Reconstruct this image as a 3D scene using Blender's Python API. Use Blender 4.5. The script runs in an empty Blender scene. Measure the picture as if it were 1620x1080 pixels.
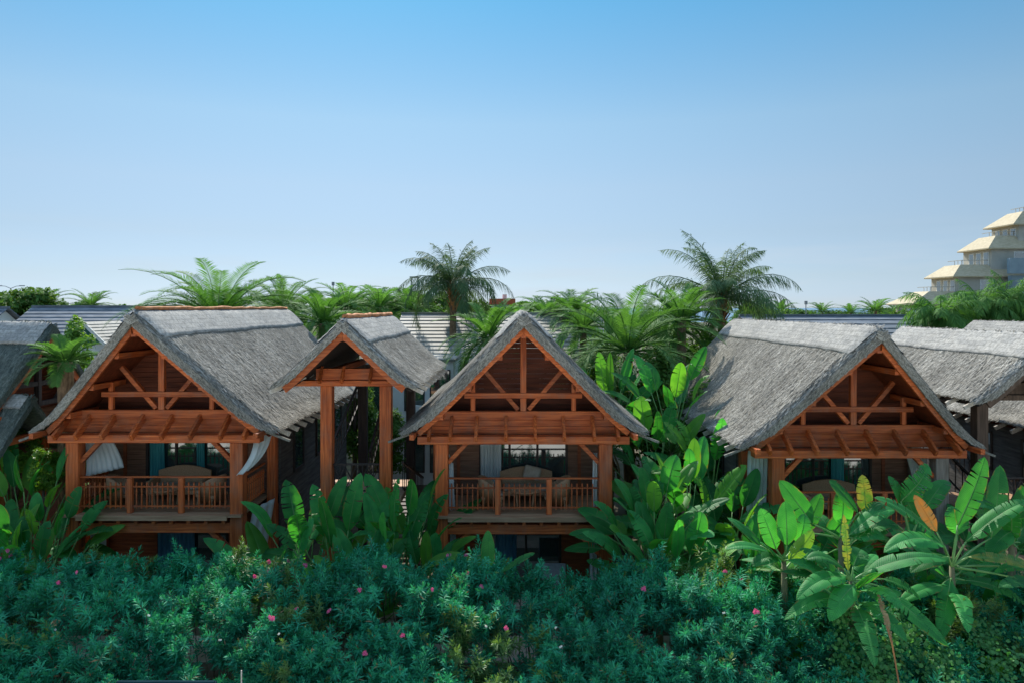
import bpy, math, random
import numpy as np
from mathutils import Vector
random.seed(7)
RNG = np.random.default_rng(7)
S = bpy.context.scene
COL = S.collection
H = 8.6          # camera height
F = 1120.0       # focal length in photo pixels
VX, VY = 818.0, 487.0

def at(px, py, Y):
    return Vector(((px - VX) * Y / F, Y, H - (py - VY) * Y / F))
def atx(px, Y): return (px - VX) * Y / F
def atz(py, Y): return H - (py - VY) * Y / F

# ------------------------------------------------------------------ mesh builder
class MB:
    def __init__(s): s.v = []; s.f = []; s.m = []; s.uv = {}
    def add(s, vs, fs, mi=0):
        b = len(s.v); s.v.extend([tuple(p) for p in vs])
        for f in fs: s.f.append(tuple(i + b for i in f)); s.m.append(mi)
        return s
    def box(s, x0, x1, y0, y1, z0, z1, mi=0):
        vs = [(x0,y0,z0),(x1,y0,z0),(x1,y1,z0),(x0,y1,z0),(x0,y0,z1),(x1,y0,z1),(x1,y1,z1),(x0,y1,z1)]
        return s.add(vs, [(0,3,2,1),(4,5,6,7),(0,1,5,4),(1,2,6,5),(2,3,7,6),(3,0,4,7)], mi)
    def beam(s, a, b, w, h, up=(0,0,1), mi=0):
        a = Vector(a); b = Vector(b); t = (b - a).normalized(); u = Vector(up)
        if abs(t.dot(u)) > .98: u = Vector((0,1,0))
        sd = t.cross(u).normalized(); u = sd.cross(t)
        vs = []
        for p in (a, b):
            for sx, sz in ((-1,-1),(1,-1),(1,1),(-1,1)): vs.append(p + sd * (sx*w/2) + u * (sz*h/2))
        return s.add(vs, [(0,1,2,3),(7,6,5,4),(0,4,5,1),(1,5,6,2),(2,6,7,3),(3,7,4,0)], mi)
    def tube(s, pts, rads, n=8, mi=0, cap=True):
        pts = [Vector(p) for p in pts]; vs = []; fs = []
        ref = Vector((0,1,.02))
        for i, p in enumerate(pts):
            t = (pts[min(i+1,len(pts)-1)] - pts[max(i-1,0)]).normalized()
            r = ref if abs(t.dot(ref)) < .95 else Vector((1,0,0))
            a = t.cross(r).normalized(); b = t.cross(a)
            R = rads[i] if hasattr(rads,'__len__') else rads
            for k in range(n):
                an = 2*math.pi*k/n
                vs.append(p + a*(R*math.cos(an)) + b*(R*math.sin(an)))
        for i in range(len(pts)-1):
            for k in range(n):
                k2 = (k+1) % n
                fs.append((i*n+k, i*n+k2, (i+1)*n+k2, (i+1)*n+k))
        if cap:
            fs.append(tuple(range(n))[::-1]); fs.append(tuple((len(pts)-1)*n+k for k in range(n)))
        return s.add(vs, fs, mi)
    def build(s, name, mats, parent=None, smooth=False, bevel=0):
        me = bpy.data.meshes.new(name); me.from_pydata(s.v, [], s.f)
        if s.uv:
            ul = me.uv_layers.new(name='UVMap'); vi = np.zeros(len(me.loops), dtype=np.int32); me.loops.foreach_get('vertex_index', vi)
            U = np.zeros((len(s.v),2), dtype=np.float32)
            for k_, q_ in s.uv.items(): U[k_] = q_
            ul.data.foreach_set('uv', U[vi].ravel())
        return finish(me, name, mats, parent, smooth, s.m, bevel)

def finish(me, name, mats, parent=None, smooth=False, mi=None, bevel=0):
    if not isinstance(mats, (list, tuple)): mats = [mats]
    for m in mats: me.materials.append(m)
    if mi is not None and any(mi): me.polygons.foreach_set('material_index', mi)
    if smooth: me.polygons.foreach_set('use_smooth', [True]*len(me.polygons))
    me.update()
    o = bpy.data.objects.new(name, me); COL.objects.link(o)
    if parent is not None: o.parent = parent
    if bevel:
        b = o.modifiers.new('bevel', 'BEVEL'); b.width = bevel; b.segments = 2; b.limit_method = 'ANGLE'
    return o

def build_np(name, V, Fc, mats, parent=None, smooth=False, mi=None):
    V = np.asarray(V, dtype=np.float32); Fc = np.asarray(Fc, dtype=np.int32)
    me = bpy.data.meshes.new(name); k = Fc.shape[1]
    me.vertices.add(len(V)); me.vertices.foreach_set('co', V.ravel())
    me.loops.add(Fc.size); me.loops.foreach_set('vertex_index', Fc.ravel())
    me.polygons.add(len(Fc))
    me.polygons.foreach_set('loop_start', np.arange(0, Fc.size, k, dtype=np.int32))
    if mi is not None: mi = np.asarray(mi, dtype=np.int32).tolist()
    me.update(calc_edges=True); me.validate()
    return finish(me, name, mats, parent, smooth, mi)

def tag(o, label=None, cat=None, group=None, kind=None):
    if label: o['label'] = label
    if cat: o['category'] = cat
    if group: o['group'] = group
    if kind: o['kind'] = kind
    return o
def empty(name, loc, label, cat, group=None, rz=0):
    o = bpy.data.objects.new(name, None); COL.objects.link(o)
    o.location = loc; o.rotation_euler = (0,0,rz); o.empty_display_size = .3
    return tag(o, label, cat, group)
def copy_tree(o, parent=None):
    c = o.copy(); COL.objects.link(c)
    if parent is not None: c.parent = parent
    for ch in [x for x in bpy.data.objects if x.parent == o]: copy_tree(ch, c)
    return c
def place(proto, loc, label, group=None, rz=0, sc=1):
    c = copy_tree(proto); c.location = loc; c.rotation_euler = (0,0,rz)
    c.scale = (sc,sc,sc) if not hasattr(sc,'__len__') else sc
    c['label'] = label
    if group: c['group'] = group
    return c

# ------------------------------------------------------------------ materials
def M(name, c1, c2=None, scale=(4,4,4), rough=.7, bump=.0, bdist=.02, detail=6, rnd=.12, spec=.3,
      island=None, transl=0, tcol=None, lo=.35, hi=.65, big=0, metal=0):
    m = bpy.data.materials.new(name); m.use_nodes = True
    nt = m.node_tree; N = nt.nodes; L = nt.links
    bs = N['Principled BSDF']; out = N['Material Output']
    bs.inputs['Roughness'].default_value = rough
    bs.inputs['Specular IOR Level'].default_value = spec
    bs.inputs['Metallic'].default_value = metal
    c2 = c2 or c1
    tc = N.new('ShaderNodeTexCoord'); mp = N.new('ShaderNodeMapping'); mp.inputs['Scale'].default_value = scale
    L.new(tc.outputs['Object'], mp.inputs['Vector'])
    nz = N.new('ShaderNodeTexNoise'); nz.inputs['Scale'].default_value = 1; nz.inputs['Detail'].default_value = detail
    L.new(mp.outputs[0], nz.inputs['Vector'])
    rp = N.new('ShaderNodeMapRange'); rp.inputs['From Min'].default_value = lo; rp.inputs['From Max'].default_value = hi
    L.new(nz.outputs['Fac'], rp.inputs['Value'])
    fac = rp.outputs[0]
    if island is not None:
        ge = N.new('ShaderNodeNewGeometry')
        mx = N.new('ShaderNodeMix'); mx.data_type = 'FLOAT'; mx.inputs[0].default_value = island
        L.new(fac, mx.inputs[2]); L.new(ge.outputs['Random Per Island'], mx.inputs[3]); fac = mx.outputs[0]
    mc = N.new('ShaderNodeMix'); mc.data_type = 'RGBA'
    mc.inputs[6].default_value = (*c1, 1); mc.inputs[7].default_value = (*c2, 1)
    L.new(fac, mc.inputs[0]); col = mc.outputs[2]
    oi = N.new('ShaderNodeObjectInfo'); mr = N.new('ShaderNodeMapRange')
    mr.inputs['To Min'].default_value = 1 - rnd; mr.inputs['To Max'].default_value = 1 + rnd
    L.new(oi.outputs['Random'], mr.inputs['Value']); val = mr.outputs[0]
    if big:
        n2 = N.new('ShaderNodeTexNoise'); n2.inputs['Scale'].default_value = .7; n2.inputs['Detail'].default_value = 4
        L.new(tc.outputs['Object'], n2.inputs['Vector'])
        r2 = N.new('ShaderNodeMapRange'); r2.inputs['From Min'].default_value = .3; r2.inputs['From Max'].default_value = .7
        r2.inputs['To Min'].default_value = 1 - big; r2.inputs['To Max'].default_value = 1 + big
        L.new(n2.outputs['Fac'], r2.inputs['Value'])
        mu = N.new('ShaderNodeMath'); mu.operation = 'MULTIPLY'; L.new(val, mu.inputs[0]); L.new(r2.outputs[0], mu.inputs[1]); val = mu.outputs[0]
    vm = N.new('ShaderNodeVectorMath'); vm.operation = 'SCALE'
    L.new(col, vm.inputs[0]); L.new(val, vm.inputs['Scale']); col = vm.outputs[0]
    L.new(col, bs.inputs['Base Color'])
    if bump:
        bp = N.new('ShaderNodeBump'); bp.inputs['Strength'].default_value = bump; bp.inputs['Distance'].default_value = bdist
        L.new(nz.outputs['Fac'], bp.inputs['Height']); L.new(bp.outputs[0], bs.inputs['Normal'])
    if transl:
        tr = N.new('ShaderNodeBsdfTranslucent')
        tm = N.new('ShaderNodeMix'); tm.data_type = 'RGBA'; tm.blend_type = 'MULTIPLY'; tm.inputs[0].default_value = 1
        tm.inputs[7].default_value = (*(tcol or (1.6,1.6,.7)), 1)
        L.new(col, tm.inputs[6]); L.new(tm.outputs[2], tr.inputs['Color'])
        ms = N.new('ShaderNodeMixShader'); ms.inputs[0].default_value = transl
        L.new(bs.outputs[0], ms.inputs[1]); L.new(tr.outputs[0], ms.inputs[2]); L.new(ms.outputs[0], out.inputs['Surface'])
    return m

WR1, WR2 = (.34,.062,.013), (.62,.155,.040)
wood_x = M('stained_wood_x', WR1, WR2, (1.2,22,22), .55, .25, .01, big=.18, rnd=.27)
wood_y = M('stained_wood_y', WR1, WR2, (22,1.2,22), .55, .25, .01, big=.18, rnd=.27)
wood_z = M('stained_wood_z', WR1, WR2, (22,22,1.2), .55, .25, .01, big=.22, rnd=.2)
def weather(m, c=(.23,.155,.11), amt=.5):
    nt = m.node_tree; N = nt.nodes; L = nt.links; bs = N['Principled BSDF']; src = bs.inputs['Base Color'].links[0].from_socket
    tc = N.new('ShaderNodeTexCoord'); mp = N.new('ShaderNodeMapping'); mp.inputs['Scale'].default_value = (1.6,1.6,.9); L.new(tc.outputs['Object'], mp.inputs['Vector'])
    nz = N.new('ShaderNodeTexNoise'); nz.inputs['Scale'].default_value = 1.5; nz.inputs['Detail'].default_value = 8; nz.inputs['Roughness'].default_value = .7; L.new(mp.outputs[0], nz.inputs['Vector'])
    mr = N.new('ShaderNodeMapRange'); mr.inputs['From Min'].default_value = .48; mr.inputs['From Max'].default_value = .74; mr.inputs['To Max'].default_value = amt; L.new(nz.outputs['Fac'], mr.inputs['Value'])
    mx = N.new('ShaderNodeMix'); mx.data_type = 'RGBA'; mx.inputs[7].default_value = (*c,1); L.new(mr.outputs[0], mx.inputs[0]); L.new(src, mx.inputs[6]); L.new(mx.outputs[2], bs.inputs['Base Color'])
for m_ in (wood_x, wood_y, wood_z): weather(m_)
gable_wood = M('gable_boards', (.10,.023,.009), (.19,.046,.018), (1.2,10,14), .6, .2, .01, big=.2)
body_wood = M('body_boards', (.18,.085,.05), (.28,.145,.09), (1.2,8,14), .7, .2, .01, big=.2)
body_red = M('red_body_boards', (.22,.055,.02), (.36,.10,.035), (1.2,8,14), .6, .2, .01, big=.2)
side_wood = M('weathered_side_boards', (.07,.066,.062), (.14,.13,.12), (8,1.2,14), .8, .25, .01, big=.15)
deck_wood = M('deck_boards', (.34,.19,.10), (.50,.31,.18), (1.2,14,14), .7, .2, .01)
pale_wood = M('weathered_rafter', (.42,.37,.31), (.60,.55,.48), (20,20,20), .8, .15)
dark_wood = M('dark_posts', (.035,.026,.022), (.07,.05,.042), (16,16,1.5), .7, .2)
thatch_m = M('thatch', (.095,.090,.075), (.46,.44,.385), (30,7,7), .95, .6, .04, island=.72, rnd=.05, big=.24, spec=.1)
thatch_b = M('thatch_base', (.15,.143,.12), (.30,.29,.25), (26,6,6), .95, .7, .05, rnd=.05, big=.14, spec=.1)
def cap_material():
    m = M('reed_ridge_cap', (.25,.245,.225), (.40,.39,.36), (14,14,5), .95, .5, .03, rnd=.05, big=.12, spec=.1)
    nt = m.node_tree; N = nt.nodes; L = nt.links; bs = N['Principled BSDF']
    tc = N.new('ShaderNodeTexCoord'); sp = N.new('ShaderNodeSeparateXYZ'); cb = N.new('ShaderNodeCombineXYZ')
    L.new(tc.outputs['Object'], sp.inputs[0]); L.new(sp.outputs['Y'], cb.inputs['X']); L.new(sp.outputs['Z'], cb.inputs['Y'])
    nz = N.new('ShaderNodeTexNoise'); nz.inputs['Scale'].default_value = 3; L.new(tc.outputs['Object'], nz.inputs['Vector'])
    ad = N.new('ShaderNodeVectorMath'); ad.operation = 'MULTIPLY_ADD'; ad.inputs[1].default_value = (.12,.05,.1)
    L.new(nz.outputs['Color'], ad.inputs[0]); L.new(cb.outputs[0], ad.inputs[2])
    br = N.new('ShaderNodeTexBrick'); br.inputs['Scale'].default_value = 1.0
    br.inputs['Brick Width'].default_value = .42; br.inputs['Row Height'].default_value = .115; br.inputs['Mortar Size'].default_value = .012
    br.inputs['Mortar Smooth'].default_value = 1
    br.inputs['Color1'].default_value = (.85,.85,.85,1); br.inputs['Color2'].default_value = (1.1,1.08,1.05,1); br.inputs['Mortar'].default_value = (.68,.68,.68,1)
    L.new(ad.outputs[0], br.inputs['Vector'])
    mu = N.new('ShaderNodeMix'); mu.data_type = 'RGBA'; mu.blend_type = 'MULTIPLY'; mu.inputs[0].default_value = 1
    src = bs.inputs['Base Color'].links[0].from_socket
    L.new(src, mu.inputs[6]); L.new(br.outputs['Color'], mu.inputs[7]); L.new(mu.outputs[2], bs.inputs['Base Color'])
    return m
cap_m = cap_material()
trim_m = M('terracotta_ridge', (.42,.15,.05), (.60,.26,.10), (6,6,6), .8, .3)
white_wall = M('white_render', (.62,.62,.58), (.74,.74,.70), (1.5,1.5,1.5), .9, .05, rnd=.03)
cream_wall = M('cream_render', (.40,.38,.32), (.48,.455,.39), (1,1,1), .9, .05, rnd=.04, big=.06)
hotel_tile = M('sand_tile', (.42,.35,.22), (.52,.44,.29), (3,3,8), .8, .2, rnd=.03, big=.06)
cloth_w = M('white_cloth', (.66,.70,.68), (.78,.82,.80), (3,3,1), .9, .1, transl=.35, tcol=(1.1,1.1,1.1))
cloth_t = M('teal_cloth', (.03,.20,.22), (.06,.30,.31), (6,6,1), .9, .1)
cloth_b = M('blue_cloth', (.05,.17,.27), (.10,.26,.38), (6,6,1), .9, .1)
dark_metal = M('dark_metal', (.015,.017,.018), (.03,.032,.034), (8,8,8), .5, spec=.5)
grey_metal = M('grey_metal', (.25,.26,.27), (.33,.34,.35), (8,8,8), .5)
rattan = M('rattan', (.34,.18,.09), (.52,.32,.18), (40,40,40), .7, .5, .01)
cushion = M('cushion', (.36,.28,.20), (.46,.37,.28), (8,8,8), .9, .1)
navy = M('navy_slats', (.006,.022,.03), (.012,.04,.05), (2,20,20), .95, spec=.05)
ground_m = M('soil', (.05,.055,.03), (.12,.10,.065), (1.5,1.5,1.5), 1, .5, .05, big=.3)
lawn_m = M('lawn', (.05,.10,.03), (.10,.16,.05), (8,8,8), .9, .6, .04, big=.3)
path_m = M('paving', (.42,.36,.28), (.55,.48,.38), (3,3,3), .9, .2, big=.1)
bounce_m = M('bounce_paving', (.70,.64,.53), (.78,.72,.61), (.8,.8,.8), .95, .2, big=.08)
sea_m = M('sea', (.05,.13,.22), (.07,.17,.27), (.05,.2,1), .25, .3, .3)
def glass():
    m = bpy.data.materials.new('window_glass'); m.use_nodes = True
    b = m.node_tree.nodes['Principled BSDF']
    b.inputs['Base Color'].default_value = (.03,.055,.055,1); b.inputs['Roughness'].default_value = .04
    b.inputs['Specular IOR Level'].default_value = 1; b.inputs['IOR'].default_value = 2.0
    nz = m.node_tree.nodes.new('ShaderNodeTexNoise'); nz.inputs['Scale'].default_value = 1.1
    bp = m.node_tree.nodes.new('ShaderNodeBump'); bp.inputs['Strength'].default_value = .06
    m.node_tree.links.new(nz.outputs['Fac'], bp.inputs['Height']); m.node_tree.links.new(bp.outputs[0], b.inputs['Normal'])
    return m
glass_m = glass()
def stripe_roof(name, ca, cb, per):
    m = M(name, ca, cb, (1.5,6,6), .7, .3, .02, rnd=.05, big=.12)
    return m
slate_m = stripe_roof('slate_tiles', (.10,.12,.14), (.19,.21,.23), .3)
tile_lt = stripe_roof('pale_tiles', (.22,.215,.19), (.34,.33,.29), .3)
# foliage
oleander = M('oleander_leaf', (.012,.18,.092), (.050,.40,.225), (2,2,2), .65, spec=.2, island=.75, transl=.22, tcol=(1.9,1.7,.6), rnd=.05, big=.35)
oleander_y = M('oleander_yellow_green', (.07,.17,.05), (.14,.26,.08), (2,2,2), .5, island=.75, transl=.3, tcol=(1.9,1.6,.5), rnd=.05)  # yellow green leaves, set in patches
twig = M('twig', (.09,.075,.05), (.16,.13,.09), (20,20,20), .9)
pink = M('pink_petal', (.60,.035,.17), (.80,.22,.36), (6,6,6), .6, island=.5, transl=.3, tcol=(1.2,1,1))
whitep = M('white_petal', (.7,.7,.6), (.8,.8,.7), (30,30,30), .6, transl=.3, tcol=(1.1,1.1,1))
ban_a = M('banana_leaf', (.020,.17,.045), (.060,.32,.075), (3,3,3), .5, 0, island=.4, transl=.40, tcol=(2.0,1.9,.45), rnd=.35, spec=.22)
ban_y = M('yellowing_leaf', (.08,.21,.035), (.30,.28,.05), (5,5,5), .5, .1, transl=.35, tcol=(1.6,1.5,.5), rnd=.2)
ban_o = M('orange_dead_leaf', (.45,.17,.03), (.30,.17,.06), (6,6,6), .7, .2, transl=.25, tcol=(1.3,1.2,.7))
ban_d = M('dry_leaf', (.34,.25,.13), (.20,.13,.06), (6,6,6), .8, .3, transl=.15)
def leaf_veins(m):
    nt = m.node_tree; N = nt.nodes; L = nt.links; bs = N['Principled BSDF']
    uv = N.new('ShaderNodeUVMap'); sp = N.new('ShaderNodeSeparateXYZ'); L.new(uv.outputs[0], sp.inputs[0])
    wv = N.new('ShaderNodeTexWave'); wv.inputs['Scale'].default_value = 9; wv.inputs['Distortion'].default_value = 2.2; wv.inputs['Detail'].default_value = 3
    L.new(uv.outputs[0], wv.inputs['Vector'])
    mr = N.new('ShaderNodeMapRange'); mr.inputs['To Min'].default_value = .84; mr.inputs['To Max'].default_value = 1.10; L.new(wv.outputs['Fac'], mr.inputs['Value'])
    tgt = [l.to_socket for l in bs.inputs['Base Color'].links[0].from_socket.links]; src = bs.inputs['Base Color'].links[0].from_socket
    vm = N.new('ShaderNodeVectorMath'); vm.operation = 'SCALE'; L.new(src, vm.inputs[0]); L.new(mr.outputs[0], vm.inputs['Scale'])
    tc = N.new('ShaderNodeTexCoord'); nz = N.new('ShaderNodeTexNoise'); nz.inputs['Scale'].default_value = 5; nz.inputs['Detail'].default_value = 5; L.new(tc.outputs['Object'], nz.inputs['Vector'])
    ad = N.new('ShaderNodeMath'); ad.operation = 'MULTIPLY_ADD'; ad.inputs[1].default_value = .9; L.new(nz.outputs['Fac'], ad.inputs[0]); L.new(sp.outputs['Y'], ad.inputs[2])
    er = N.new('ShaderNodeMapRange'); er.inputs['From Min'].default_value = 1.40; er.inputs['From Max'].default_value = 1.55; er.inputs['To Max'].default_value = .85; L.new(ad.outputs[0], er.inputs['Value'])
    mx = N.new('ShaderNodeMix'); mx.data_type = 'RGBA'; mx.inputs[7].default_value = (.22,.17,.05,1); L.new(er.outputs[0], mx.inputs[0]); L.new(vm.outputs[0], mx.inputs[6])
    for t in tgt: L.new(mx.outputs[2], t)
    bp = N.new('ShaderNodeBump'); bp.inputs['Strength'].default_value = .35; bp.inputs['Distance'].default_value = .012
    L.new(wv.outputs['Fac'], bp.inputs['Height']); L.new(bp.outputs[0], bs.inputs['Normal'])
backlit_l = M('backlit_banana_leaf', (.07,.26,.04), (.13,.36,.06), (3,3,3), .5, 0, island=.4, transl=.42, tcol=(1.8,1.7,.45), rnd=.2, spec=.22)  # backlit leaves: the light through them is put into a brighter colour
for m_ in (ban_a, ban_y, backlit_l): leaf_veins(m_)
rib_m = M('midrib', (.10,.26,.07), (.18,.34,.10), (5,5,5), .45, rnd=.1)
stem_m = M('pseudostem', (.09,.13,.05), (.20,.17,.09), (12,12,2), .7, .4)
date_l = M('date_palm_leaf', (.060,.16,.040), (.125,.26,.07), (2,2,2), .7, spec=.1, island=.6, transl=.32, tcol=(1.5,1.6,.6), rnd=.12)
queen_l = M('queen_palm_leaf', (.050,.105,.045), (.105,.18,.085), (2,2,2), .7, spec=.1, island=.6, transl=.22, tcol=(1.7,1.6,.7), rnd=.1)
trunk_m = M('palm_trunk', (.12,.075,.045), (.30,.19,.11), (14,14,5), .9, .8, .06)
boot_m = M('orange_boots', (.40,.18,.06), (.26,.12,.05), (8,8,3), .9, .6, .04)
tree_l = M('tree_leaf', (.050,.13,.030), (.12,.23,.05), (1,1,1), .7, spec=.1, island=.6, transl=.25, tcol=(1.8,1.7,.5), rnd=.25)
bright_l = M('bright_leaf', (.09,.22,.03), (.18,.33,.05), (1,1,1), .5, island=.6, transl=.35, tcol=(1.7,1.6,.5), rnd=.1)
vine_l = M('vine_leaf', (.03,.15,.045), (.10,.30,.075), (2,2,2), .5, island=.7, transl=.3, tcol=(1.6,1.6,.6), rnd=.1)
bark = M('bark', (.08,.06,.045), (.17,.13,.10), (10,10,3), .9, .6, .04)

# ------------------------------------------------------------------ setting
def sheet(name, x0, x1, y0, y1, z, m, nx=1, ny=1):
    mb = MB(); mb.add([(x0,y0,z),(x1,y0,z),(x1,y1,z),(x0,y1,z)], [(0,1,2,3)])
    o = mb.build(name, m); o['kind'] = 'structure'; return o
sheet('ground', -1500, 1500, -60, 420, 0, ground_m)
sheet('sea', -12000, 12000, 415, 14000, -.6, sea_m)
sheet('bounce_ground', -70, 70, -90, 11.9, .004, bounce_m)  # pale ground out of view, added to bounce sunlight onto the shaded fronts
sheet('garden_path', -30, 30, 17.2, 18.6, .004, path_m)

# ------------------------------------------------------------------ thatch roofs
PTs = [0,.05,.15,.37,.62,.83,.92,1]
PX = np.array([0,.05,.15,.36,.60,.805,.90,1.0]); PZ = np.array([0,.035,.14,.365,.625,.84,.93,1.0])
def prof(t, W, D):
    return np.interp(t, PTs, PX)*W, np.interp(t, PTs, PZ)*D
def prof_n(t, W, D):
    e = .03
    x0, z0 = prof(np.clip(t-e,0,1), W, D); x1, z1 = prof(np.clip(t+e,0,1), W, D)
    dx = x1-x0; dz = -(z1-z0); l = np.sqrt(dx*dx+dz*dz)+1e-9
    return -dz/l, dx/l, dx/l, dz/l        # normal (x,z), tangent (x,z)
def vnoise(a, b, seed=0):
    return (np.sin(a*3.1+b*1.7+seed)+np.sin(a*7.3-b*4.1+seed*2)+.7*np.sin(a*13.7+b*9.3+seed*3)+.5*np.sin(a*2.1-b*17.))/3.2

def thatch_roof(parent, W, D, yf, yb, zt, prow, thick, nstr, capw, trim=False, seed=1):
    rng = np.random.default_rng(seed)
    T = np.linspace(0,1,30); st = np.concatenate([[0,.05,.12,.2,.3], np.linspace(.5, 1, 44)*0])
    L = yb - yf
    st = np.concatenate([[0,.04,.1,.18,.28,.4], np.linspace(.55, L, 40)])
    nx, nz, tx, tz = prof_n(T, W, D); x, z = prof(T, W, D)
    V = []; nT = len(T)
    for s in st:
        bev = thick*.5*max(0, 1-s/.3)**1.6
        y = yf + prow*T*(max(0,1-s/L)) + s
        row = []
        for sd in (-1, 1):
            dn = vnoise(y*1.0, T*9+sd*5, seed)*.022 - bev
            tx_ = sd*(x + nx*dn); tz_ = zt - z + nz*dn
            row.append(np.stack([tx_, y, tz_], 1))
        tk = thick*(1-.6*np.clip((T-.82)/.18,0,1)); bx = x - nx*tk; bz = zt - z - nz*tk
        bx[0] = 0; bz[0] = zt - thick*1.35
        bl = np.stack([-bx, y, bz], 1); br_ = np.stack([bx, y, bz], 1)
        loop = np.concatenate([row[0][::-1], row[1][1:], br_[::-1], bl[1:]])
        V.append(loop)
    n = len(V[0]); V = np.concatenate(V)
    Fq = []
    for i in range(len(st)-1):
        for k in range(n):
            k2 = (k+1) % n
            Fq.append((i*n+k, (i+1)*n+k, (i+1)*n+k2, i*n+k2))
    for base, fl in ((0, False), ((len(st)-1)*n, True)):
        m = 2*nT-1                                # top count; bottom runs right eave -> left eave
        for k in range(m-1):
            q = (base+k, base+k+1, base+n-2-k if n-2-k >= m else base+n-1, base+n-1-k)
            q = (base+k, base+k+1, base+(m + (m-1) - (k+1)), base+(m + (m-1) - k))
            Fq.append(q if not fl else q[::-1])
    # strands
    t = rng.uniform(.0, 1.0, nstr)**.95; y = rng.uniform(0.02, L, nstr); sd = rng.choice([-1,1], nstr)
    nf = nstr//45
    y[:nf] = rng.uniform(0, .35, nf)              # the rake edge is rougher
    ne = nstr//10; t[nf:nf+ne] = rng.uniform(.96,1.0,ne)
    px, pz = prof(t, W, D); ax, az, ux, uz = prof_n(t, W, D)
    bev = thick*.5*np.maximum(0,1-y/.3)**1.6
    off = .012 + rng.uniform(0,.02,nstr) - bev
    yy = yf + prow*t*np.maximum(0,1-y/L) + y
    c = np.stack([sd*(px+ax*off), yy, zt-pz+az*off], 1)
    ln = rng.uniform(.14,.36,nstr)[:,None]; wd = rng.uniform(.008,.019,nstr)[:,None]
    d = np.stack([sd*ux, rng.normal(0,.22,nstr), uz], 1); d /= np.linalg.norm(d,axis=1)[:,None]
    nn = np.stack([sd*ax, -np.where(y<.3,.8*(1-y/.3),0), az], 1); nn /= np.linalg.norm(nn,axis=1)[:,None]
    d = d + nn*rng.uniform(-.02,.06,nstr)[:,None]
    sv = np.cross(d, nn); sv /= np.linalg.norm(sv,axis=1)[:,None]
    a = c - d*ln*.5; b = c + d*ln*.5
    SV = np.stack([a-sv*wd, a+sv*wd, b+sv*wd*.6, b-sv*wd*.6], 1).reshape(-1,3)
    SF = np.arange(nstr*4).reshape(-1,4) + len(V)
    # strands on the cut face at the front, lying along the rake
    n2 = nstr//7
    t = rng.uniform(.01,.99,n2); sd = rng.choice([-1,1], n2); dep = rng.uniform(.35,1.0,n2)*thick*(1-.6*np.clip((t-.82)/.18,0,1))
    px, pz = prof(t, W, D); ax, az, ux, uz = prof_n(t, W, D)
    c = np.stack([sd*(px-ax*dep), yf+prow*t-.012-rng.uniform(0,.02,n2), zt-pz-az*dep], 1)
    d = np.stack([sd*ux, rng.normal(0,.1,n2), uz], 1) + np.stack([sd*ax, 0*ax, az],1)*rng.normal(0,.12,n2)[:,None]
    ln = rng.uniform(.1,.26,n2)[:,None]; wd = rng.uniform(.006,.014,n2)[:,None]
    sv = np.stack([sd*ax, 0*ax, az],1); a = c-d*ln*.5; b = c+d*ln*.5
    S2 = np.stack([a-sv*wd, a+sv*wd, b+sv*wd*.6, b-sv*wd*.6], 1).reshape(-1,3)
    F2 = np.arange(n2*4).reshape(-1,4) + len(V) + len(SV)
    Vall = np.concatenate([V, SV, S2]); Fall = np.concatenate([np.array(Fq), SF, F2])
    roof = build_np('roof', Vall, Fall, [thatch_m, thatch_b], parent, mi=np.concatenate([np.ones(len(Fq)), np.zeros(len(SF)+len(F2))]))
    # ridge cap of reed panels, wavy lower edge
    arc = np.linspace(0, capw, 9); tt = arc/ (math.hypot(W, D))
    ys = np.linspace(yf+.12, yb+.05, 70); Vc = []; 
    for j, yv in enumerate(ys):
        wob = 1 + .02*math.sin(yv*1.3+seed)+.010*math.sin(yv*5.9)+.005*rng.normal()
        tw = tt*wob; xx, zz = prof(tw, W, D); ax, az, _, _ = prof_n(tw, W, D)
        lift = .06 - (thick*.42*max(0,1-(yv-yf)/.32)**1.4) + .008*rng.normal(size=len(tw))
        inn = lift - .075 
        top = [(s_*(xx[k]+ax[k]*lift[k]), yv+prow*tw[k]*max(0,1-(yv-yf)/L), zt-zz[k]+az[k]*lift[k]) for s_ in (-1,1) for k in range(len(tw))]
        edge = [(s_*(xx[-1]+ax[-1]*(-.01)), yv, zt-zz[-1]-.005-az[-1]*.01) for s_ in (-1,1)]
        nC = len(tw)
        loop = [edge[0]] + top[:nC][::-1] + top[nC+1:] + [edge[1]]
        Vc += loop
    nl = 2*9-1+2; Fc = []
    for j in range(len(ys)-1):
        for k in range(nl-1): Fc.append((j*nl+k, (j+1)*nl+k, (j+1)*nl+k+1, j*nl+k+1))
    build_np('ridge_cap', Vc, Fc, cap_m, roof, smooth=False)
    if trim:
        mb = MB(); pts = []
        for yv in np.linspace(yf+.3, yb, 26): pts.append((rng.normal()*.012, yv, zt+.085+rng.normal()*.012))
        mb.tube(pts, [.07+rng.uniform(-.012,.014) for _ in pts], 7)
        mb.build('ridge_roll', trim_m, roof, smooth=True)
    return roof

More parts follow.
